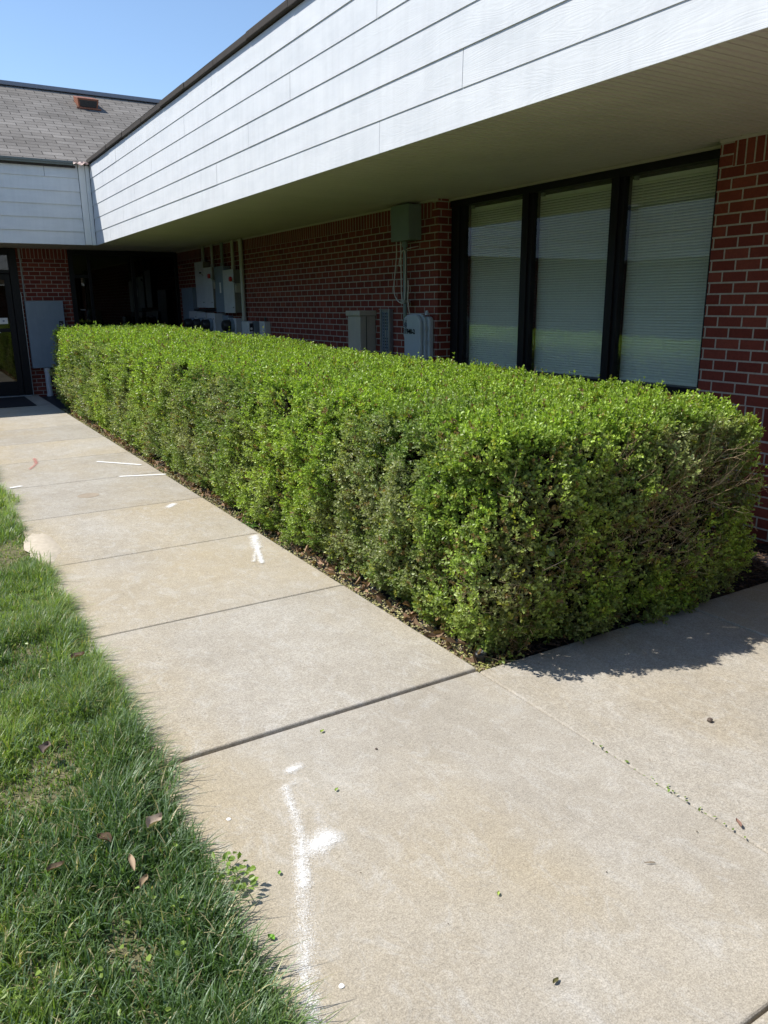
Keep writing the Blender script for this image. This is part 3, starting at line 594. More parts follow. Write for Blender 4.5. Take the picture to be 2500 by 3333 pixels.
# ------------------------------------------------------------------ paint marks on the concrete
def spray(name, x0, x1, y0, y1, z, segs, col, label, seedoff=0., dens=1.):
    """thin film of paint: sparse specks whose density falls off from the stroke's middle"""
    m, nt, out = mat(name + '_film'); tc = N(nt, 'ShaderNodeTexCoord').outputs['Object']
    d = None
    for (ax, ay, bx, by, r, k) in segs:
        va = N(nt, 'ShaderNodeVectorMath', operation='SUBTRACT'); L(nt, tc, va.inputs[0]); va.inputs[1].default_value = (ax, ay, z)
        ab = Vector((bx-ax, by-ay, 0)); l2 = max(ab.length_squared, 1e-6)
        dt = N(nt, 'ShaderNodeVectorMath', operation='DOT_PRODUCT'); L(nt, va.outputs[0], dt.inputs[0]); dt.inputs[1].default_value = (ab.x/l2, ab.y/l2, 0)
        cl = N(nt, 'ShaderNodeClamp'); L(nt, dt.outputs['Value'], cl.inputs[0])
        sc = N(nt, 'ShaderNodeVectorMath', operation='SCALE'); sc.inputs[0].default_value = ab; L(nt, cl.outputs[0], sc.inputs['Scale'])
        df = N(nt, 'ShaderNodeVectorMath', operation='SUBTRACT'); L(nt, va.outputs[0], df.inputs[0]); L(nt, sc.outputs[0], df.inputs[1])
        ln = N(nt, 'ShaderNodeVectorMath', operation='LENGTH'); L(nt, df.outputs[0], ln.inputs[0])
        q = math_(nt, 'MULTIPLY', math_(nt, 'MAXIMUM', math_(nt, 'SUBTRACT', 1., math_(nt, 'DIVIDE', ln.outputs['Value'], r)), 0.), k)
        d = q if d is None else math_(nt, 'MAXIMUM', d, q)
    fine = noise_n(nt, tc, 360, 4, .8); mid = noise_n(nt, tc, 26, 3, .6)
    a = math_(nt, 'ADD', math_(nt, 'MULTIPLY', d, .78*dens), math_(nt, 'MULTIPLY', math_(nt, 'SUBTRACT', fine, .5), 2.2))
    a = math_(nt, 'ADD', a, math_(nt, 'MULTIPLY', math_(nt, 'SUBTRACT', mid, .5), .7))
    a = math_(nt, 'MULTIPLY', ramp(nt, a, [(.22, 0.), (.75, 1.)]), ramp(nt, d, [(0.0, 0.), (.42, 1.)]))
    b = N(nt, 'ShaderNodeBsdfDiffuse'); b.inputs[0].default_value = (*col, 1); tr = N(nt, 'ShaderNodeBsdfTransparent'); mx = N(nt, 'ShaderNodeMixShader')
    L(nt, math_(nt, 'MULTIPLY', a, .80), mx.inputs[0]); L(nt, tr.outputs[0], mx.inputs[1]); L(nt, b.outputs[0], mx.inputs[2]); L(nt, mx.outputs[0], out.inputs[0])
    # outline follows the strokes
    bm = bmesh.new(); vs = []
    P = []
    for (ax, ay, bx, by, r, k) in segs:
        for q in range(16):
            t_ = 2*PI*q/16; P += [(ax+r*math.cos(t_), ay+r*math.sin(t_)), (bx+r*math.cos(t_), by+r*math.sin(t_))]
    for p in P: vs.append(bm.verts.new((p[0], p[1], z)))
    res = bmesh.ops.convex_hull(bm, input=vs); 
    me = bpy.data.meshes.new(name); 
    # convex hull of coplanar points: keep only hull order
    bm.free(); pts = sorted(set((round(a_, 5), round(b_, 5)) for a_, b_ in P))
    def half(ps):
        h = []
        for p in ps:
            while len(h) > 1 and (h[-1][0]-h[-2][0])*(p[1]-h[-2][1]) - (h[-1][1]-h[-2][1])*(p[0]-h[-2][0]) <= 0: h.pop()
            h.append(p)
        return h
    hull = half(pts)[:-1] + half(pts[::-1])[:-1]
    me.from_pydata([(x, y, z) for x, y in hull], [], [tuple(range(len(hull)))]); me.materials.append(m)
    o = bpy.data.objects.new(name, me); COL.objects.link(o); tag(o, label, 'paint mark', 'sprayed marks on the walk'); return o
wht = (.88, .88, .86)
spray('paint_mark', 0, 0, 0, 0, .0045, [(.885,2.10,.925,2.105,.034,.8),(.905,2.10,.875,2.03,.045,.42),(.838,2.02,.775,1.78,.040,.62),(.92,2.0,.86,1.82,.050,.30),(.795,1.72,.838,1.735,.075,1.0),(.768,1.76,.70,1.60,.048,.72),(.70,1.60,.575,1.32,.055,.56),(.575,1.32,.52,1.14,.055,.60)], wht, 'long speckled white spray stroke with a round blob, on the nearest slab')
spray('paint_mark', 0, 0, 0, 0, .0145, [(1.80,4.67,1.725,4.44,.058,.8),(1.725,4.44,1.63,4.13,.030,1.0),(1.73,4.45,1.60,4.18,.030,.6)], wht, 'forked white spray mark at the walk edge against the hedge, mid-way', 0, 1.1)
spray('paint_mark', 0, 0, 0, 0, .0095, [(1.47,7.96,1.78,7.57,.034,1.0)], wht, 'upper of the two straight white dashes on the far walk', 0, 1.5)
spray('paint_mark', 0, 0, 0, 0, .0095, [(1.50,7.12,1.85,6.99,.036,1.0)], wht, 'lower of the two straight white dashes on the far walk', 0, 1.5)
spray('paint_mark', 0, 0, 0, 0, .0100, [(1.55,5.78,1.60,5.84,.045,1.2)], wht, 'small white paint spot on the walk between the dashes and the forked mark')
spray('paint_mark', 0, 0, 0, 0, .0100, [(.95,8.50,.93,8.2,.035,.9),(.93,8.2,.84,7.95,.03,.8)], (.50,.22,.19), 'faded red paint stroke on the far walk')
spray('paint_mark', 0, 0, 0, 0, .0100, [(.60,7.18,.66,7.2,.04,1.4)], wht, 'tiny white spot at the lawn edge of the far walk')
# round valve lid
t = MB().tube([(1.10,6.53,-.02),(1.10,6.53,.0062)], .085, 28).build('valve_lid', M['lid'], None); tag(t, 'round stained lid set flush in the far walk', 'access lid')

# ------------------------------------------------------------------ hedge
x0h, x1h, y0h, y1h = 1.950, 3.60, 2.305, 12.95
def ztop(y): return .985 + .0160*(y-2.4)
def hedge_points(n, ya, yb):
    """random points and normals on a rounded box, y range ya..yb"""
    Ls, Ws, Hs = yb-ya, x1h-x0h, 1.05; near, far = ya <= y0h+1e-6, yb >= y1h-1e-6
    areas = np.array([Ls*Hs, Ls*Ws, Ls*Hs*.35, Ws*Hs*(1.25 if near else 0), Ws*Hs*(.5 if far else 0)]); f = rng.choice(5, n, p=areas/areas.sum())
    u, v = rng.random(n), rng.random(n); P = np.zeros((n, 3)); zt = ztop(np.zeros(n))
    y = ya + u*Ls
    P[:, 1] = np.where(f < 3, y, np.where(f == 3, y0h, y1h))
    P[:, 0] = np.select([f == 0, f == 1, f == 2], [x0h, x0h + v*Ws, x1h], x0h + u*Ws)
    zt = ztop(P[:, 1])
    P[:, 2] = np.select([f == 0, f == 1, f == 2], [v*zt, zt, zt*(1-.5*v)], v*zt)
    r = .15
    Q = P.copy(); Q[:, 0] = np.clip(P[:, 0], x0h+r, x1h-r); Q[:, 1] = np.clip(P[:, 1], y0h+r, y1h-r); Q[:, 2] = np.minimum(P[:, 2], zt-.10)
    d = P - Q; nn = nrm(d); P = Q + nn*np.minimum(np.linalg.norm(d, axis=1), np.where(nn[:, 2] > .3, .10 + (r-.10)*(1-nn[:, 2]), r))[:, None]
    # belly: sides bulge at mid height and tuck in at the foot; clumps and hollows
    z = P[:, 2]; b = .05*np.sin(np.clip(z/1.0, 0, 1)*PI) - .055*np.clip(1-z/.16, 0, 1)**1.5*np.where(np.abs(nn[:, 0]) > .7, 1, .1)
    side = (1-np.abs(nn[:, 2]))
    amp = .016*noise(P*np.array([1, 1, 1.6]), 5.5, 11) + .030*noise(P, 17, 12) + .026*noise(P, 42, 13)
    amp = amp*np.where(nn[:, 2] > .6, .55, 1) + np.where(nn[:, 2] > .6, .015*noise(P, 2.2, 15), 0)
    hol = np.clip(noise(P*np.array([1, 1, .5]), 15, 14)-.8, 0, 1)*-.14          # vertical gaps between plants
    P[:, :2] += nn[:, :2]*(b*side + amp + hol*side)[:, None]; P[:, 2] += nn[:, 2]*amp
    return P, nn
hedge = thing('boxwood_hedge', (2.92, 7.6, -.03), 'long clipped boxwood hedge filling the bed between the walk and the brick wall', 'hedge')
LV = []; LC = []
def leaves(b, d, s, l, w, col, fold=.18):
    n = np.cross(s, d); l = l[:, None]; w = w[:, None]
    v = np.stack([b, b+d*.42*l+s*.5*w+n*w*fold, b+d*.80*l+s*.40*w+n*w*fold, b+d*l, b+d*.80*l-s*.40*w+n*w*fold, b+d*.42*l-s*.5*w+n*w*fold], 1)
    LV.append(v.reshape(-1, 3)); LC.append(np.repeat(col, 2, 0))
TW = []; TC = []
def sticks(a, b, r, col):
    """three-sided tapering sticks"""
    d = nrm(b-a); o1 = nrm(np.cross(d, rng.normal(size=d.shape))); o2 = np.cross(d, o1); r = r[:, None]; vs = []
    for k in range(3):
        q = 2*PI*k/3; off = o1*math.cos(q)+o2*math.sin(q); vs += [a+off*r, b+off*r*.6]
    TW.append(np.stack(vs, 1).reshape(-1, 3)); TC.append(np.repeat(col, 3, 0))
def bare(P, nn):
    """brown thin patch on the shaded end, and small dead spots along the side"""
    end = np.exp(-(((P[:, 0]-3.15)/.42)**2 + ((P[:, 2]-.62)/.17)**2)) * (P[:, 1] < 2.62)
    end += .7*np.exp(-(((P[:, 0]-2.75)/.35)**2 + ((P[:, 2]-.42)/.12)**2)) * (P[:, 1] < 2.62)
    c = .75*np.exp(-(((P[:, 1]-2.62)/.30)**2 + ((P[:, 2]-.33)/.13)**2)) * (P[:, 0] < 2.2)
    s = np.clip(noise(P, 6.5, 21)-.75, 0, 1)*1.0*(nn[:, 2] < .5)
    e2 = np.clip(noise(P, 9, 22)*.5+.12, 0, .5)*(nn[:, 1] < -.5)*(P[:, 2] < .8)
    return np.clip(end+s+c+e2, 0, 1)
def grow(n, ya, yb, ll, sl, k=8):
    P, nn = hedge_points(n, ya, yb); br = bare(P, nn)
    keep = rng.random(n) > br*.76; P, nn, br = P[keep], nn[keep], br[keep]; n = len(P)
    depth = rng.random(n)**1.3*(.075 + .10*br); P = P - nn*depth[:, None]
    up = np.array([0, 0, 1.])
    D = nrm(nn*rng.uniform(.35, 1., (n, 1)) + up*rng.uniform(.25, .9, (n, 1)) + rng.normal(size=(n, 3))*.38)
    sln = sl*rng.uniform(.6, 1.35, n); tall = (nn[:, 2] > .6) & (rng.random(n) < .010); sln[tall] *= 1.9; D[tall] = nrm(D[tall]*.3+up)
    # sprig colours
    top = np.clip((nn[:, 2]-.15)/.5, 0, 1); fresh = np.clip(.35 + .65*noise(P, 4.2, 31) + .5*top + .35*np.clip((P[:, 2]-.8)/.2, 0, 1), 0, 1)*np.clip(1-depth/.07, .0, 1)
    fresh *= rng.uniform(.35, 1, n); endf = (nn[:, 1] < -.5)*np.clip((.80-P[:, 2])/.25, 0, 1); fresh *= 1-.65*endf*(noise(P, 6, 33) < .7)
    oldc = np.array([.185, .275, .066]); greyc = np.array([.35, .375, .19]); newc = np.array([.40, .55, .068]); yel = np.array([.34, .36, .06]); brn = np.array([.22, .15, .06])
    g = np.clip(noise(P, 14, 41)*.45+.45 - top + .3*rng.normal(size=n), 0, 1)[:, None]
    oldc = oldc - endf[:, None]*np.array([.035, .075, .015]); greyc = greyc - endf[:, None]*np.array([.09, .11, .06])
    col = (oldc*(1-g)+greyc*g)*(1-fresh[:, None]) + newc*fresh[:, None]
    q = rng.random(n); yy = (q < .045 + .06*br)[:, None]; col = np.where(yy, yel*rng.uniform(.6, 1.1, (n, 1)), col); bb = ((q > .965 - .14*br))[:, None]; col = np.where(bb, brn, col)
    a = nrm(np.cross(D, rng.normal(size=(n, 3)))); b2 = np.cross(D, a)
    sc = ll/.015
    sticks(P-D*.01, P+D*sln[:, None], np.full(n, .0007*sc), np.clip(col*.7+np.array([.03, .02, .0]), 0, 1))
    for i in range(k):
        t = (i//2+.6)/(k/2); sg = 1 if i % 2 == 0 else -1; ax = (a if (i//2) % 2 == 0 else b2)*sg
        last = i == k-1
        d = nrm(D*(rng.uniform(.45, .9, (n, 1)) + (1.2 if last else 0)) + ax*.85*(0.3 if last else 1) + rng.normal(size=(n, 3))*.16)
        s = nrm(np.cross(d, D) + rng.normal(size=(n, 3))*.22); s = nrm(s - d*(s*d).sum(1, keepdims=True))
        l = ll*rng.uniform(.55, 1.35, n)*(1-.25*(t > .9)); w = l*rng.uniform(.50, .72, n)
        c = col*rng.uniform(.55, 1.45, (n, 1))*np.array([1, 1, 1.])
        m_ = rng.random(n) < .93 - .35*br
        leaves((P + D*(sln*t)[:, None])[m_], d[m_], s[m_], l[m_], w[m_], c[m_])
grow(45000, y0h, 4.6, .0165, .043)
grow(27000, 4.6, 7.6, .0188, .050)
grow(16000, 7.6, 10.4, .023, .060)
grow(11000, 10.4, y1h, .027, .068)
V = np.concatenate(LV); C_ = np.concatenate(LC); nl = len(V)//6; base = np.arange(nl)[:, None]*6
F = np.stack([base+np.array([[0,1,2,3]]), base+np.array([[0,3,4,5]])], 1).reshape(-1, 4)
npmesh('foliage', V, F, M['leaf'], hedge, C_)
# branches: inner stems plus the bare brown twigs on the shaded end and in dead spots
LV, LC, TWk, TCk = [], [], TW, TC; TW, TC = TWk, TCk
n = 26000; P, nn = hedge_points(n, y0h, 9.0); br = bare(P, nn); keep = rng.random(n) < br*.85 + .085*(nn[:, 2] < .5) + .02; P, nn, br = P[keep], nn[keep], br[keep]; n = len(P)
P = P - nn*rng.uniform(.0, .10, (n, 1)); tang = np.cross(nn, np.array([0, 0, 1.])); 
D = nrm(tang*rng.normal(size=(n, 1))*1.0 + np.array([0, 0, 1.])*rng.uniform(-.1, 1.1, (n, 1)) + nn*rng.uniform(0, .75, (n, 1)) + rng.normal(size=(n, 3))*.2)
ln = rng.uniform(.03, .11, (n, 1)); mid = P+D*ln*.5+rng.normal(size=(n, 3))*.006; tone = rng.random((n, 1)); col = np.array([.46, .36, .22])*tone + np.array([.17, .13, .08])*(1-tone)
rr_ = rng.uniform(.0009, .0022, n); sticks(P, mid, rr_, col); sticks(mid, P+D*ln, rr_*.65, col)
def branch(p0, d0, ln, r, depth_=0):
    p = np.array(p0, float); d = np.array(d0, float)
    for s in range(6):
        d = d/np.linalg.norm(d); q = p + d*ln/6; sticks(p[None], q[None], np.array([r]), np.array([[.44, .33, .20]])*rng.uniform(.75, 1.15)); p = q; r *= .86
        d = d + rng.normal(size=3)*.16 + np.array([0, 0, .05])
        if depth_ < 2 and s > 0 and rng.random() < .75: branch(p, d + rng.normal(size=3)*.65, ln*.6, r*.7, depth_+1)
for k in range(34):
    x = rng.uniform(2.6, 3.25); z = rng.uniform(.42, .66); branch((x, y0h+.10+rng.uniform(-.02, .05), z), (rng.uniform(-.3, .7), rng.uniform(-.45, .02), rng.uniform(.05, .75)), rng.uniform(.16, .34), rng.uniform(.0024, .0045))
for k in range(26): branch((rng.uniform(2.15, 3.0), y0h+.10, rng.uniform(.15, .5)), (rng.normal()*.5, -.4, rng.uniform(.0, .6)), rng.uniform(.10, .2), .0024)
for k in range(60):     # woody feet along the walk side
    y = rng.uniform(2.5, 12.8); branch((x0h+.12+rng.uniform(-.03, .05), y, -.03), (rng.uniform(-.45, .1), rng.uniform(-.4, .4), 1), rng.uniform(.16, .28), .006, 1)
V = np.concatenate(TW); C_ = np.concatenate(TC); nt_ = len(V)//6; base = np.arange(nt_)[:, None]*6
F = np.stack([base+np.array([[0,1,3,2]]), base+np.array([[2,3,5,4]]), base+np.array([[4,5,1,0]])], 1).reshape(-1, 4)
npmesh('branches', V, F, M['twig'], hedge, C_)
# shaded interior
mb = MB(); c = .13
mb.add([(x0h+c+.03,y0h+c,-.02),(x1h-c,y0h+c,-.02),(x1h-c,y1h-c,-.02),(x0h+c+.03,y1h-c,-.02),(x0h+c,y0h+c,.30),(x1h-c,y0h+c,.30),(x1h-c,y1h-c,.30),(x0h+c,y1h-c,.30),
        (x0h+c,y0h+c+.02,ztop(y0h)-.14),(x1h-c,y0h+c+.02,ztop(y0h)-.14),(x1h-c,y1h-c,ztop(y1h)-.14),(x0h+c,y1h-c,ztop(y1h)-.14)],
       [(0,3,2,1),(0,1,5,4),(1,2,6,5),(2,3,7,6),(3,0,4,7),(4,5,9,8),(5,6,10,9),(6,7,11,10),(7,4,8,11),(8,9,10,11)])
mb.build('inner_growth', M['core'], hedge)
# one large pale leaf caught in the hedge corner
LV, LC = [], []
leaves(np.array([[2.17,2.285,.52],[2.16,2.28,.54]]), nrm(np.array([[.5,-.25,-.8],[.9,-.2,.15]])), nrm(np.array([[.8,-.1,.5],[.1,-.6,.8]])), np.array([.062,.055]), np.array([.034,.026]), np.array([[.17,.26,.12],[.22,.30,.08]]))
def flush_leaves(name, m, parent=None):
    global LV, LC
    V = np.concatenate(LV); C_ = np.concatenate(LC); nl = len(V)//6; base = np.arange(nl)[:, None]*6
    F = np.stack([base+np.array([[0,1,2,3]]), base+np.array([[0,3,4,5]])], 1).reshape(-1, 4); LV, LC = [], []
    return npmesh(name, V, F, m, parent, C_)
tag(flush_leaves('bindweed_leaf', M['leaf']), 'pair of large smooth grey-green leaves caught on the corner of the hedge', 'leaf')

# ------------------------------------------------------------------ litter under the hedge and mulch
def scatter(n, x, y, z, l, w, cols, flat=.5, curl=.18):
    P = np.c_[x, y, z]; a = rng.uniform(0, 6.28, n); d = nrm(np.c_[np.cos(a), np.sin(a), rng.normal(size=n)*flat*.6]); s = nrm(np.cross(d, nrm(np.c_[rng.normal(size=(n, 2))*flat, np.ones(n)])))
    leaves(P, d, s, l, w, cols, curl)
n = 9000; y = 2.36 + (rng.random(n)**1.35)*10.4; x = 1.875 + np.abs(rng.normal(size=n))*.085
c1 = np.array([.55,.52,.24])*rng.uniform(.5, 1.15, (n, 1)); c2 = np.array([.46,.37,.24])*rng.uniform(.5, 1.1, (n, 1)); q = rng.random((n, 1))
scatter(n, x, y, rng.uniform(-.022, -.006, n), rng.uniform(.009, .018, n), rng.uniform(.006, .011, n), np.where(q < .62, c1, c2), .5)
n = 700; y = 2.38 + (rng.random(n)**1.1)*10; x = 1.90 + np.abs(rng.normal(size=n))*.08
scatter(n, x, y, rng.uniform(-.02, .02, n), rng.uniform(.03, .065, n), rng.uniform(.016, .034, n), np.array([.34,.22,.14])*rng.uniform(.45, 1.35, (n, 1))*np.array([1, 1, 1.]), 1.3, .5)
n = 220; scatter(n, 1.92+np.abs(rng.normal(size=n))*.05, 2.37+np.abs(rng.normal(size=n))*.06, rng.uniform(-.02, -.004, n), rng.uniform(.010, .019, n), rng.uniform(.008, .012, n), np.array([.46,.47,.14])*rng.uniform(.6, 1.1, (n, 1)), .4)
tag(flush_leaves('leaf_litter', M['dryleaf']), 'dry leaves and yellow clippings on the soil along the foot of the hedge', 'leaf litter', kind='stuff')
TW, TC = [], []
n = 9000; P = np.c_[rng.uniform(1.95, 4.54, n), 2.37 + rng.random(n)**1.6*3.0, rng.uniform(-.026, .006, n)]; k_ = (P[:, 0] > 3.5) | (P[:, 1] < 2.6); P = P[k_]; n = len(P)
a = rng.uniform(0, 6.28, n); D = np.c_[np.cos(a), np.sin(a), rng.normal(size=n)*.25]*rng.uniform(.015, .06, (n, 1)); t_ = rng.random((n, 1)); sticks(P, P+D, rng.uniform(.0015, .0045, n), np.array([.13,.085,.055])*t_ + np.array([.045,.03,.022])*(1-t_))
V = np.concatenate(TW); C_ = np.concatenate(TC); base = np.arange(len(V)//6)[:, None]*6
F = np.stack([base+np.array([[0,1,3,2]]), base+np.array([[2,3,5,4]]), base+np.array([[4,5,1,0]])], 1).reshape(-1, 4)
tag(npmesh('bark_mulch', V, F, M['twig'], None, C_), 'dark shredded bark mulch between the hedge end and the brick wall', 'mulch', kind='stuff')
# weed at the walk edge
LV, LC = [], []
n = 46; b_ = np.c_[rng.normal(1.885, .022, n), rng.normal(4.96, .055, n), rng.uniform(0, .045, n)]
scatter(n, b_[:, 0], b_[:, 1], b_[:, 2], rng.uniform(.02, .034, n), rng.uniform(.010, .016, n), np.array([.13,.24,.05])*rng.uniform(.6, 1.3, (n, 1)), 1.1)
tag(flush_leaves('weed', M['leaf']), 'small leafy green weed creeping from the hedge foot onto the walk edge', 'weed')

# ------------------------------------------------------------------ grass
def blades(n, x, y, h, w, col, lean, z0=-.012, segs=3):
    a = rng.uniform(0, 6.28, n); ld = np.c_[np.cos(a), np.sin(a), np.zeros(n)]*rng.uniform(.3, 1.3, (n, 1)) + lean
    sd = nrm(np.c_[-ld[:, 1], ld[:, 0], np.zeros(n)]); P = np.c_[x, y, np.full(n, z0)]; rows = []
    for k in range(segs+1):
        t = k/segs; c = P + ld*(h*(t**1.7)*.62)[:, None]; c[:, 2] += h*t*(1-.32*t*np.minimum(1.4, np.linalg.norm(ld, axis=1)))
        ww = w*(1-t)**.7*(.5 if k < segs else .02); rows += [c - sd*ww[:, None], c + sd*ww[:, None]]
    V = np.stack(rows, 1).reshape(-1, 3); m = 2*(segs+1); base = np.arange(n)[:, None]*m
    F = np.stack([base+np.array([[2*k, 2*k+1, 2*k+3, 2*k+2]]) for k in range(segs)], 1).reshape(-1, 4); return V, F, np.repeat(col, segs, 0)
def gcol(x, y, n):
    P = np.c_[x, y, np.zeros(n)]; g = np.clip(noise(P, 4, 51)*.6+.5, 0, 1)[:, None]; dark = np.array([.085,.16,.040]); light = np.array([.30,.40,.09]); blue = np.array([.21,.31,.17])
    c = dark*(1-g)+light*g; q = rng.random((n, 1)); c = np.where(q < .3, blue, c); c = np.where(q > .93, np.array([.50,.44,.24]), c); return c*rng.uniform(.65, 1.3, (n, 1))
parts = []
def addgrass(n, xa, xb, ya, yb, h0, h1, w, leanx=0., pow_=1., thin=True):
    x = xb - (rng.random(n)**pow_)*(xb-xa); y = rng.uniform(ya, yb, n); P = np.c_[x, y, np.zeros(n)]
    cl = noise(P, 13, 61)*.42+.25*noise(P, 30, 62)+.5; keep = rng.random(n) < (np.clip(cl*1.4+.45, .55, 1) if thin else 1); x, y, cl = x[keep], y[keep], cl[keep]; n = len(x)
    x = x - .030*np.clip((2.3-y)/1., 0, 1)*(x > .2)
    h = rng.uniform(h0, h1, n)*(.40+1.0*np.clip(cl, 0, 1)); edge = np.clip((x-(xb-.14))/.14, 0, 1)
    lean = np.c_[leanx*.55*edge*rng.uniform(-.2, 1.9, n), rng.normal(size=n)*.2-.1, np.zeros(n)]
    parts.append(blades(n, x, y, h, np.full(n, w)*rng.uniform(.6, 1.3, n), gcol(x, y, n), lean))
edge_x = .50
addgrass(30000, -.35, edge_x, 1.0, 2.8, .030, .085, .0058, .9); addgrass(5500, .30, edge_x+.02, 1.0, 2.9, .05, .11, .0055, 1.25); addgrass(9000, -.35, .25, 1.0, 2.8, .02, .04, .0035, .2)
addgrass(34000, -.2, edge_x, 2.8, 4.8, .035, .085, .0048, .9); addgrass(7000, .33, edge_x+.03, 2.8, 4.7, .06, .11, .0048, 1.2)
addgrass(10000, -.4, edge_x, 4.8, 6.0, .02, .06, .005, .6); addgrass(4500, .30, edge_x+.02, 5.5, 9.3, .06, .10, .0055, 1.)
addgrass(20000, -.2, edge_x, 6.0, 9.4, .04, .09, .006, .8)
addgrass(42000, -5.8, -.4, -2, 9.5, .04, .08, .010); addgrass(12000, -5.8, .5, -8, 1.0, .04, .08, .010); addgrass(12000, -5.8, -1.2, 9.5, 13.1, .04, .08, .012)
# dense fringe rolling over the slab edge
n = 3000; y = rng.uniform(1.0, 9.2, n); y = y[(np.abs(y-5.22) > .36) | (rng.random(n) < .12)]; n = len(y)
off = .035*noise(np.c_[np.zeros(n), y, np.zeros(n)], 3.2, 71)+.030*noise(np.c_[np.zeros(n), y, np.zeros(n)], 14, 72)
parts.append(blades(n, edge_x-.02-.030*np.clip((2.3-y)/1., 0, 1)+off+rng.normal(size=n)*.02, y, rng.uniform(.035, .12, n), np.full(n, .0046), gcol(np.full(n, .5), y, n), np.c_[rng.uniform(.0, 1.5, n), rng.normal(size=n)*.6-.1, np.zeros(n)], .004))
Vs, Fs, Cs, o_ = [], [], [], 0
for V, F, c in parts: Vs.append(V); Fs.append(F+o_); Cs.append(c); o_ += len(V)
tag(npmesh('grass', np.concatenate(Vs), np.concatenate(Fs), M['grass'], None, np.concatenate(Cs)), 'green lawn grass leaning over the edge of the walk', 'grass', kind='stuff')
# clover and clippings in the lawn
LV, LC = [], []
n = 520; x = rng.uniform(-.3, .46, n); y = 1.15 + rng.random(n)**1.4*4.2; cc = np.round(noise(np.c_[x, y, x*0], 9, 81)*2)
k_ = noise(np.c_[x, y, x*0], 6, 81) > .1; x, y = x[k_], y[k_]; n = len(x)
scatter(n, x, y, rng.uniform(.03, .055, n), rng.uniform(.012, .022, n), rng.uniform(.009, .015, n), np.array([.26,.36,.07])*rng.uniform(.6, 1.15, (n, 1)), .5)
tag(flush_leaves('clover', M['leaf']), 'scattered pale clover leaves low among the grass blades', 'clover', kind='stuff')
def sprig(name, cx, cy, r, n, label, cat, z=.02, col=(.24,.36,.07), l=.022):
    global LV, LC
    LV, LC = [], []; t = np.linspace(0, 1, n); x = cx + rng.normal(size=n)*r*.35; y = cy + (t-.5)*r*2
    scatter(n, x, y, z+rng.uniform(0, .035, n), rng.uniform(.8, 1.2, n)*l, rng.uniform(.5, .75, n)*l, np.array(col)*rng.uniform(.7, 1.15, (n, 1)), .7); V0 = np.column_stack([np.full(n, cx), y, np.full(n, z+.012)]); leaves(V0[:-1], nrm(V0[1:]-V0[:-1]), np.tile([1., 0, 0], (n-1, 1)), np.full(n-1, 2.4*r/(n-1)), np.full(n-1, .004), np.tile([.2, .2, .08], (n-1, 1)))
    return tag(flush_leaves(name, M['leaf']), label, cat)
sprig('clover_sprig', .548, 1.70, .075, 44, 'bright yellow-green sprig spilling from the lawn onto the nearest slab', 'sprig', .02)
# individual fallen leaves and bits
def curled(name, x, y, z, l, w, ang, col, label, cat, group=None, tilt=.2):
    V = []; nx, ny = 6, 4
    for i in range(nx+1):
        t = i/nx; wd = w*math.sin(PI*min(1, .08+t*.92))**.7
        for j in range(ny+1):
            s = j/ny*2-1; px = (t-.5)*l; py = s*wd/2; pz = .35*w*s*s*(1+.3*math.sin(7*t)) + .12*l*math.sin(t*3)*tilt
            V.append((x+px*math.cos(ang)-py*math.sin(ang), y+px*math.sin(ang)+py*math.cos(ang), z+pz))
    F = np.array([(i*(ny+1)+j, (i+1)*(ny+1)+j, (i+1)*(ny+1)+j+1, i*(ny+1)+j+1) for i in range(nx) for j in range(ny)])
    return tag(npmesh(name, np.array(V), F, M['dryleaf'], None, np.tile(np.array(col), (len(F), 1)), True), label, cat, group)
G = 'dead leaves lying in the lawn'
curled('dead_leaf', .418, 1.998, .055, .055, .04, .5, (.40,.32,.25), 'largest pale tan dead leaf in the grass near the slab edge', 'leaf', G)
curled('dead_leaf', .276, 2.005, .05, .05, .03, 2.2, (.11,.07,.045), 'dark brown curled dead leaf left of the tan one in the grass', 'leaf', G, .9)
curled('dead_leaf', .319, 1.86, .055, .065, .016, 1.5, (.42,.31,.21), 'narrow upright orange-tan dead leaf standing in the grass', 'leaf', G, .9)
curled('dead_leaf', .142, 1.958, .05, .05, .022, .2, (.17,.12,.08), 'brown dead leaf at the far left of the near lawn', 'leaf', G)
curled('dead_leaf', .330, 1.78, .05, .04, .02, .9, (.30,.22,.14), 'small reddish dead leaf below the upright tan one in the grass', 'leaf', G, .6)
curled('dead_leaf', .208, 2.60, .045, .055, .04, 1.1, (.17,.13,.11), 'dull purple-brown dead leaf in the grass left of the wide joint', 'leaf', G)
curled('dead_leaf', .440, 3.30, .045, .06, .035, .3, (.22,.14,.11), 'reddish dead leaf in the grass beside the second slab', 'leaf', G)
G = 'small bits lying on the nearest slabs'
for x, y, l, w, a, c, lab in ((1.09,2.26,.018,.011,.4,(.40,.52,.10),'tiny yellow-green leaf just beyond the wide joint'), (.971,1.923,.016,.009,.5,(.36,.50,.12),'tiny green leaf right of the white spray stroke'),
    (.664,1.674,.013,.010,1.0,(.20,.40,.06),'tiny dark green leaf touching the left side of the white stroke'), (.556,1.479,.021,.014,2.0,(.20,.42,.05),'bright green leaf on the slab between grass and white stroke'),
    (1.122,1.30,.014,.008,.8,(.40,.50,.12),'tiny green leaf alone in the middle of the nearest slab'), (1.06,1.02,.020,.010,.2,(.13,.12,.05),'shrivelled dark leaf near the bottom of the nearest slab'), (1.55,1.17,.03,.004,2.6,(.16,.11,.06),'thin brown stem near the right edge of the nearest slab')):
    curled('leaf_bit', x, y, .004, l, w, a, c, lab, 'leaf', G, .3)
LV, LC = [], []
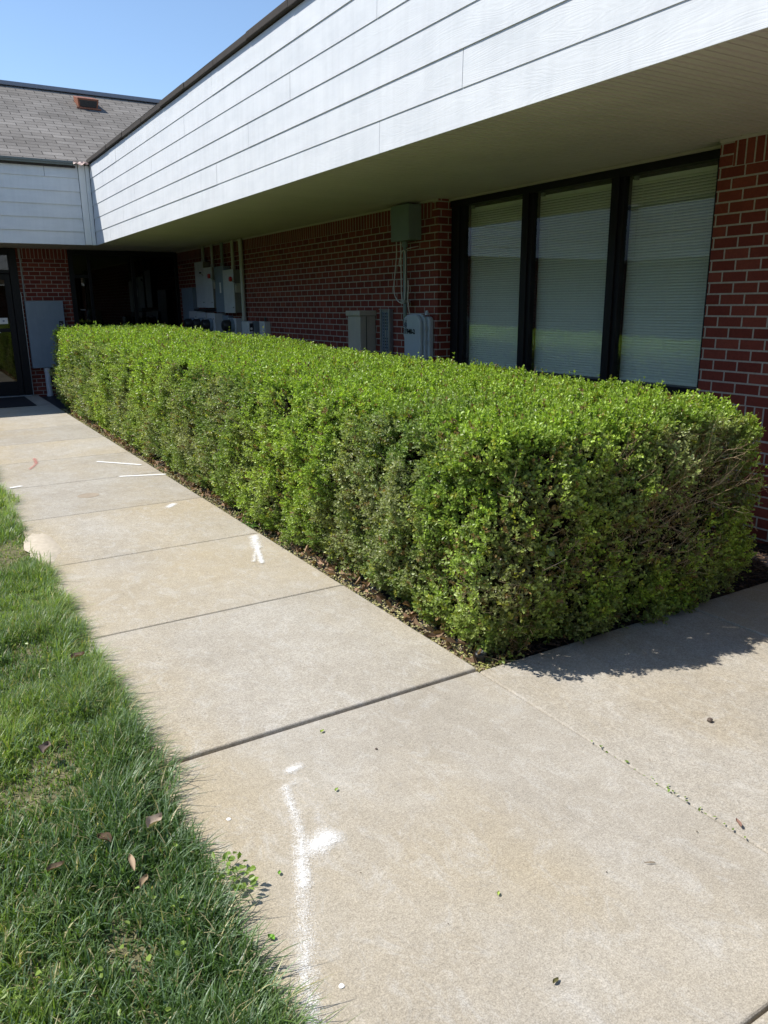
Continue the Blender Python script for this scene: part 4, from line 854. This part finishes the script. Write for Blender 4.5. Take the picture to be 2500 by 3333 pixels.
n = 28; t = rng.uniform(1.05, 1.72, n); scatter(n, 1.872+rng.normal(size=n)*.006, t, np.full(n, .002), rng.uniform(.006, .016, n), rng.uniform(.004, .009, n), np.array([.22,.34,.06])*rng.uniform(.5, 1.3, (n, 1)), .3)
tag(flush_leaves('joint_weed', M['leaf']), 'tiny green weeds and bits caught in the narrow slab joint at lower right', 'weeds', kind='stuff')
curled('dead_leaf', 1.905, 1.145, .006, .035, .012, 1.0, (.24,.14,.11), 'reddish curled dead leaf beside the narrow slab joint at lower right', 'leaf')
def pebble(x, y, r, label, m='stone', sq=.7, name='pebble'):
    bm = bmesh.new(); bmesh.ops.create_icosphere(bm, subdivisions=2, radius=r)
    for v in bm.verts: v.co *= 1+random.uniform(-.18, .18); v.co.z *= sq; v.co += Vector((x, y, r*sq*.75))
    me = bpy.data.meshes.new(name); bm.to_mesh(me); bm.free(); me.materials.append(M[m]); o = bpy.data.objects.new(name, me); COL.objects.link(o); return tag(o, label, name.replace('_', ' '))
pebble(2.341, 1.566, .011, 'dark brown pebble alone on the right-hand slab')
pebble(.628, 1.97, .007, 'small white chip on the slab close to the grass edge', 'chip', .25, 'stone_chip')
pebble(.639, 1.268, .007, 'white chip right of the lower white stroke on the nearest slab', 'chip', .25, 'stone_chip')
pebble(1.20, 2.06, .005, 'tiny dark crumb on the nearest slab just below the wide joint', 'stone', .6, 'soil_crumb')
LV, LC = [], []
n = 46; scatter(n, rng.uniform(.7, 3.3, n), rng.uniform(1.0, 4.2, n), np.full(n, .004), rng.uniform(.004, .010, n), rng.uniform(.002, .005, n), np.array([.10,.075,.05])*rng.uniform(.5, 1.6, (n, 1)), .3); V_ = LV[0].reshape(-1, 6, 3)
V_[:, :, 2] += np.where(V_[:, :1, 1] > 2.35, np.where(V_[:, :1, 0] < 1.87, .012, -9), 0.)[:, :]; V_ = V_[V_[:, 0, 2] > -1]; LV = [V_.reshape(-1, 3)]; LC = [LC[0][:len(V_)*2]]
tag(flush_leaves('debris', M['dryleaf']), 'fine dark crumbs and plant bits scattered over the concrete', 'debris', kind='stuff')

# ------------------------------------------------------------------ light, sky, camera
sun_dir = Vector((-.60, .42, 1.)).normalized(); el = math.asin(sun_dir.z); az = math.atan2(sun_dir.x, sun_dir.y)
w = bpy.data.worlds.new('World'); S.world = w; w.use_nodes = True; nt = w.node_tree; bg = nt.nodes['Background']
sky = nt.nodes.new('ShaderNodeTexSky'); sky.sky_type = 'NISHITA'; sky.sun_disc = False; sky.sun_elevation = el; sky.sun_rotation = az; sky.air_density = 1.0; sky.dust_density = .1; sky.ozone_density = 3.0
nt.links.new(sky.outputs[0], bg.inputs[0]); bg.inputs[1].default_value = .135
sl = bpy.data.lights.new('sun', 'SUN'); sl.energy = 4.6; sl.angle = math.radians(.53); sl.color = (1., .955, .88); so = bpy.data.objects.new('sun', sl); COL.objects.link(so); so.rotation_euler = sun_dir.to_track_quat('Z', 'Y').to_euler()
yaw, pit, rol = .54219, .26323, -.00983
f = Vector((math.sin(yaw)*math.cos(pit), math.cos(yaw)*math.cos(pit), -math.sin(pit))); r = Vector((math.cos(yaw), -math.sin(yaw), 0)); u = r.cross(f)
r2, u2 = r*math.cos(rol)+u*math.sin(rol), u*math.cos(rol)-r*math.sin(rol)
cam = bpy.data.cameras.new('camera'); co = bpy.data.objects.new('camera', cam); COL.objects.link(co); cam.sensor_fit = 'VERTICAL'; cam.sensor_height = 36; cam.sensor_width = 27; cam.lens = 27.113; cam.clip_start = .05; cam.clip_end = 2000
m4 = Matrix((( r2.x, u2.x, -f.x, 0), (r2.y, u2.y, -f.y, 0), (r2.z, u2.z, -f.z, 1.5), (0, 0, 0, 1))); co.matrix_world = m4
S.camera = co
S.view_settings.view_transform = 'Standard'; S.view_settings.look = 'None'; S.view_settings.exposure = .44; S.view_settings.gamma = 1
S.render.engine = 'CYCLES'; S.cycles.max_bounces = 8; S.cycles.transparent_max_bounces = 12
